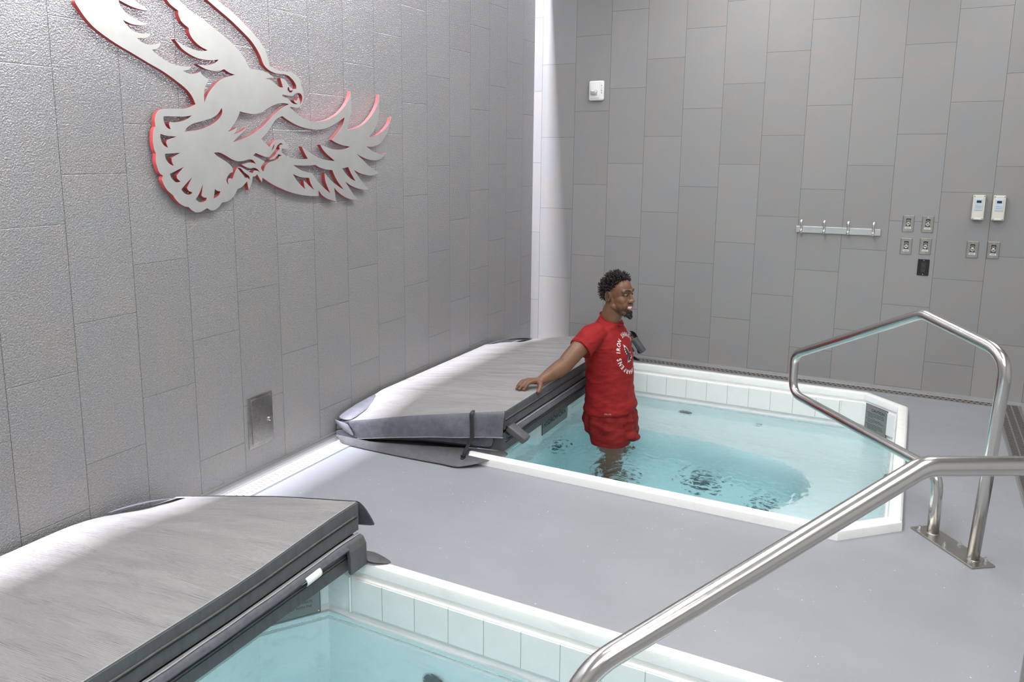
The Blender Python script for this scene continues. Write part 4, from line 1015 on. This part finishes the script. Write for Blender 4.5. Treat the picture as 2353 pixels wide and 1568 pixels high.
while cnt < 760:
    d = Vector((random.gauss(0, 1), random.gauss(0, 1), random.gauss(.25, 1))).normalized(); p = SKC+Vector((d.x*SK[0], d.y*SK[1], d.z*SK[2]))
    if not hair_ok(p): continue
    cnt += 1
    topness = sst((p.z+.02)/.09)*(.65+.35*sst((.075-p.x)/.06)); back = sst((-p.x-.02)/.06)*sst((p.z+.075)/.06)
    L = .009+.030*max(topness, back*1.05)*random.uniform(.5, 1.15)
    dd = HR @ (Vector((d.x/SK[0], d.y/SK[1], d.z/SK[2])).normalized()+Vector((random.gauss(0, .3), random.gauss(0, .3), random.gauss(.05, .3)))).normalized()
    t1 = dd.cross(Vector((.3, .5, .8))).normalized(); t2 = dd.cross(t1); ph = random.uniform(0, 6.28); tw = random.uniform(5, 10); am = random.uniform(.002, .0045)
    r0 = random.uniform(.0042, .0064); pr = []
    for k in range(7):
        u = k/6; pr.append((O+p+dd*(L*u-.003)+(t1*cos(ph+tw*u)+t2*sin(ph+tw*u))*am*u, r0*(1-.62*u)))
    q.loft(pr, 6)
cu = q.build('curls', M_HAIR, smooth=True); subpart(cu, hc, man); cu['kind'] = 'stuff'
# beard: goatee
q = MB(); cnt = 0
while cnt < 420:
    a = random.uniform(-1, 1); p = Vector((.103-.028*a*a+random.uniform(-.018, .004), .029*a, random.uniform(-.152, -.116)+.012*abs(a)))
    cnt += 1; dd = HR @ Vector((.7+random.gauss(0, .25), a*.4+random.gauss(0, .3), -1+random.gauss(0, .2))).normalized()
    L = random.uniform(.012, .022)*(1-.4*abs(a)); q.loft([(O+p, .0030), (O+p+dd*L*.6+Vector((.001, 0, 0)), .0026), (O+p+dd*L, .0008)], 5)
q.ell(O+Vector((.090, 0, -.136)), (.022, .027, .018), M=HR)
attach(q.build('goatee', M_HAIR, smooth=True), man)
# fingernails on the near hand
for p in ((.9905, 2.5445, .2945), (.9615, 2.5395, .2945), (.938, 2.5535, .2945), (1.0815, 2.5575, .294)):
    attach(MB().ell(p, (.0052, .0052, .0042), 12, 8).build('fingernail', M_NAIL, smooth=True), man)

# ---- shirt
def fold(p, n, a=1.0):
    v = Vector((p.x*6, p.y*6, p.z*15+p.x*9)); w_ = noise.noise(v)*.0050+noise.noise(Vector((p.x*16+3, p.y*14, p.z*30-p.x*14)))*.0034
    lo = sst((.26-p.z)/.25); w_ += .0065*lo*noise.noise(Vector((p.x*5, p.y*7, p.z*26+4*p.x)))
    return (w_+.0006)*a
q = MB()
q.eloft([(1.278, YC0, -.012, .168, .196, .10), (1.277, YC0, .02, .172, .198, .07), (1.274, YC0, .08, .162, .190), (1.268, YC0, .18, .152, .184), (1.263, YC0, .28, .150, .186), (1.256, YC0, .38, .150, .192), (1.247, YC0, .46, .138, .196), (1.240, YC0, .52, .118, .188), (1.236, YC0, .565, .096, .160), (1.250, YC0, .596, .082, .116), (1.262, YC0, .618, .074, .082, -.36)], 40)
for s in (-1, 1):
    q.loft([((1.222, YC0+s*.13, .540), .076), ((1.202, YC0+s*.19, .528), .080), ((1.182, YC0+s*.245, .498), .080), ((1.168, YC0+s*.285, .468), .079), ((1.164, YC0+s*.295, .460), .080)], 28)
    q.ell((1.208, YC0+s*.165, .545), (.075, .070, .062))
shirt = remeshed(q, 'jersey', M_SHIRT, .006, 4, man, lambda p, n: fold(p, n))
# collar and hem bands
ring = [Vector((1.266+.076*cos(a), YC0+.082*sin(a), .620-.034*cos(a)-.006*abs(sin(a)))) for a in [2*pi*k/40 for k in range(41)]]
attach(tube_obj('collar', ring, .0055, M_SHIRT, 10), man)
for s in (-1, 1):
    c0 = Vector((1.166, YC0+s*.291, .463)); ax = Vector((-.30, s*.62, -.42)).normalized(); a1 = ax.cross(Vector((1, 0, 0))).normalized(); a2 = ax.cross(a1)
    attach(tube_obj('sleeve_hem', [c0+(a1*cos(a)+a2*sin(a))*.0775 for a in [2*pi*k/32 for k in range(33)]], .0038, M_SHIRT, 8), man)
# ---- shorts
q = MB()
q.eloft([(1.276, YC0, .03, .150, .178), (1.278, YC0, -.03, .168, .196), (1.282, YC0, -.09, .176, .206), (1.290, YC0, -.14, .170, .208), (1.298, YC0, -.175, .145, .19)], 36)
for s in (-1, 1):
    y = YC0+s*.105
    q.eloft([(1.285, y, -.05, .13, .09), (1.300, y, -.13, .142, .104), (1.312, y+s*.004, -.175, .132, .106), (1.322, y+s*.006, -.218, .116, .104)], 32)
q.ell((1.435, YC0-.06, -.150), (.050, .075, .034)); q.ell((1.455, YC0-.03, -.168), (.045, .06, .022))
attach_s = remeshed(q, 'shorts', M_SHORTS, .006, 4, man, lambda p, n: fold(p, n, 1.1)+.0052*sin(13*math.atan2(p.y-YC0, p.x-1.28)+2.5*noise.noise(Vector((p.x*5, p.y*5, p.z*9))))*sst((.02-p.z)/.05)*(.35+.65*sst((p.z+.17)/.12)))
attach(tube_obj('drawstring', [(1.445, 3.30, -.005), (1.455, 3.295, -.04), (1.45, 3.30, -.075)], .003, M_SHORTS, 6), man)
# ---- print on the jersey: found by casting onto the cloth
bvh = BVHTree.FromPolygons([v.co.copy() for v in shirt.data.vertices], [tuple(p.vertices) for p in shirt.data.polygons])
def onto(a, b_, off=.0022, cy_=YC0-.014, cz=.400):
    p = Vector((1.9, cy_+a, cz+b_)); h = bvh.ray_cast(p, Vector((-1, 0, 0)))
    if h[0] is None: return Vector((1.3, cy_+a, cz+b_))
    return h[0]+Vector((off, 0, 0))+Vector((0, 0, 0))
q = MB(); phrase = 'IRON SHARPENS IRON SHARPENS '; RR = .117
tot = 0; widths = []
for ch in phrase:
    wd = {'I': .013, ' ': .022}.get(ch, .0265); widths.append(wd); tot += wd
ang = R(-3); sc_ = 2*pi*RR/tot
ang = pi+R(-8)
for ch, wd in zip(phrase, widths):
    st = wd*sc_/RR; mid = ang-st/2; ang -= st
    if ch == ' ': continue
    v_, f_ = text_polys(ch, .038, True, 'CENTER'); cm, sm = cos(mid), sin(mid)
    pts = []
    for v in v_:
        x, y = v.x*.92, v.y+RR-.006; r_ = y
        # letter up = radial outwards; local x runs clockwise
        a2 = mid; px = r_*cos(a2)+x*sin(a2); py = r_*sin(a2)-x*cos(a2)
        pts.append(onto(px, py))
    q.add(pts, f_)
attach(q.build('jersey_lettering', M_PRINT), man)
# small flying-bird mark inside the ring
HK = [(-.052, .070), (-.044, .060), (-.050, .052), (-.040, .046), (-.050, .034), (-.037, .030), (-.046, .016), (-.032, .016), (-.038, .002), (-.022, .000), (-.012, -.014), (-.026, -.034), (-.032, -.056), (-.018, -.050), (-.008, -.058), (.002, -.048), (.014, -.052), (.016, -.034), (.030, -.022), (.048, -.024), (.062, -.012), (.052, -.028), (.034, -.038), (.024, -.012), (.040, -.004), (.036, .008), (.022, .006), (.012, .004), (.004, .020), (-.010, .040), (-.030, .060)]
c_ = Vector((-.008, -.004))
for nm, sc2, off, mt in (('jersey_bird_outline', 1.0, .0024, M_PRINT), ('jersey_bird_fill', .80, .0036, M_PRINTK)):
    Lp = [((x-c_.x)*sc2+c_.x, (z-c_.y)*sc2+c_.y) for x, z in HK]
    tr = tessellate_polygon([[Vector((x, z, 0)) for x, z in Lp]])
    attach(mesh_obj(nm, [onto(x-.012, z, off) for x, z in Lp], [tuple(t_) for t_ in tr], mt), man)
v_, f_ = text_polys('DRI-FIT', .014, True)
q = MB()
def onto_side(x, z):
    p = Vector((x, 2.6, z)); h = bvh.ray_cast(p, Vector((0, 1, 0)))
    return (h[0] if h[0] else Vector((x, 3.12, z)))+Vector((0, -.002, 0))
q.add([onto_side(1.305+v.x, .012+v.y) for v in v_], f_); attach(q.build('hem_lettering', mat('pale_print', (.55, .35, .33), .6)), man)
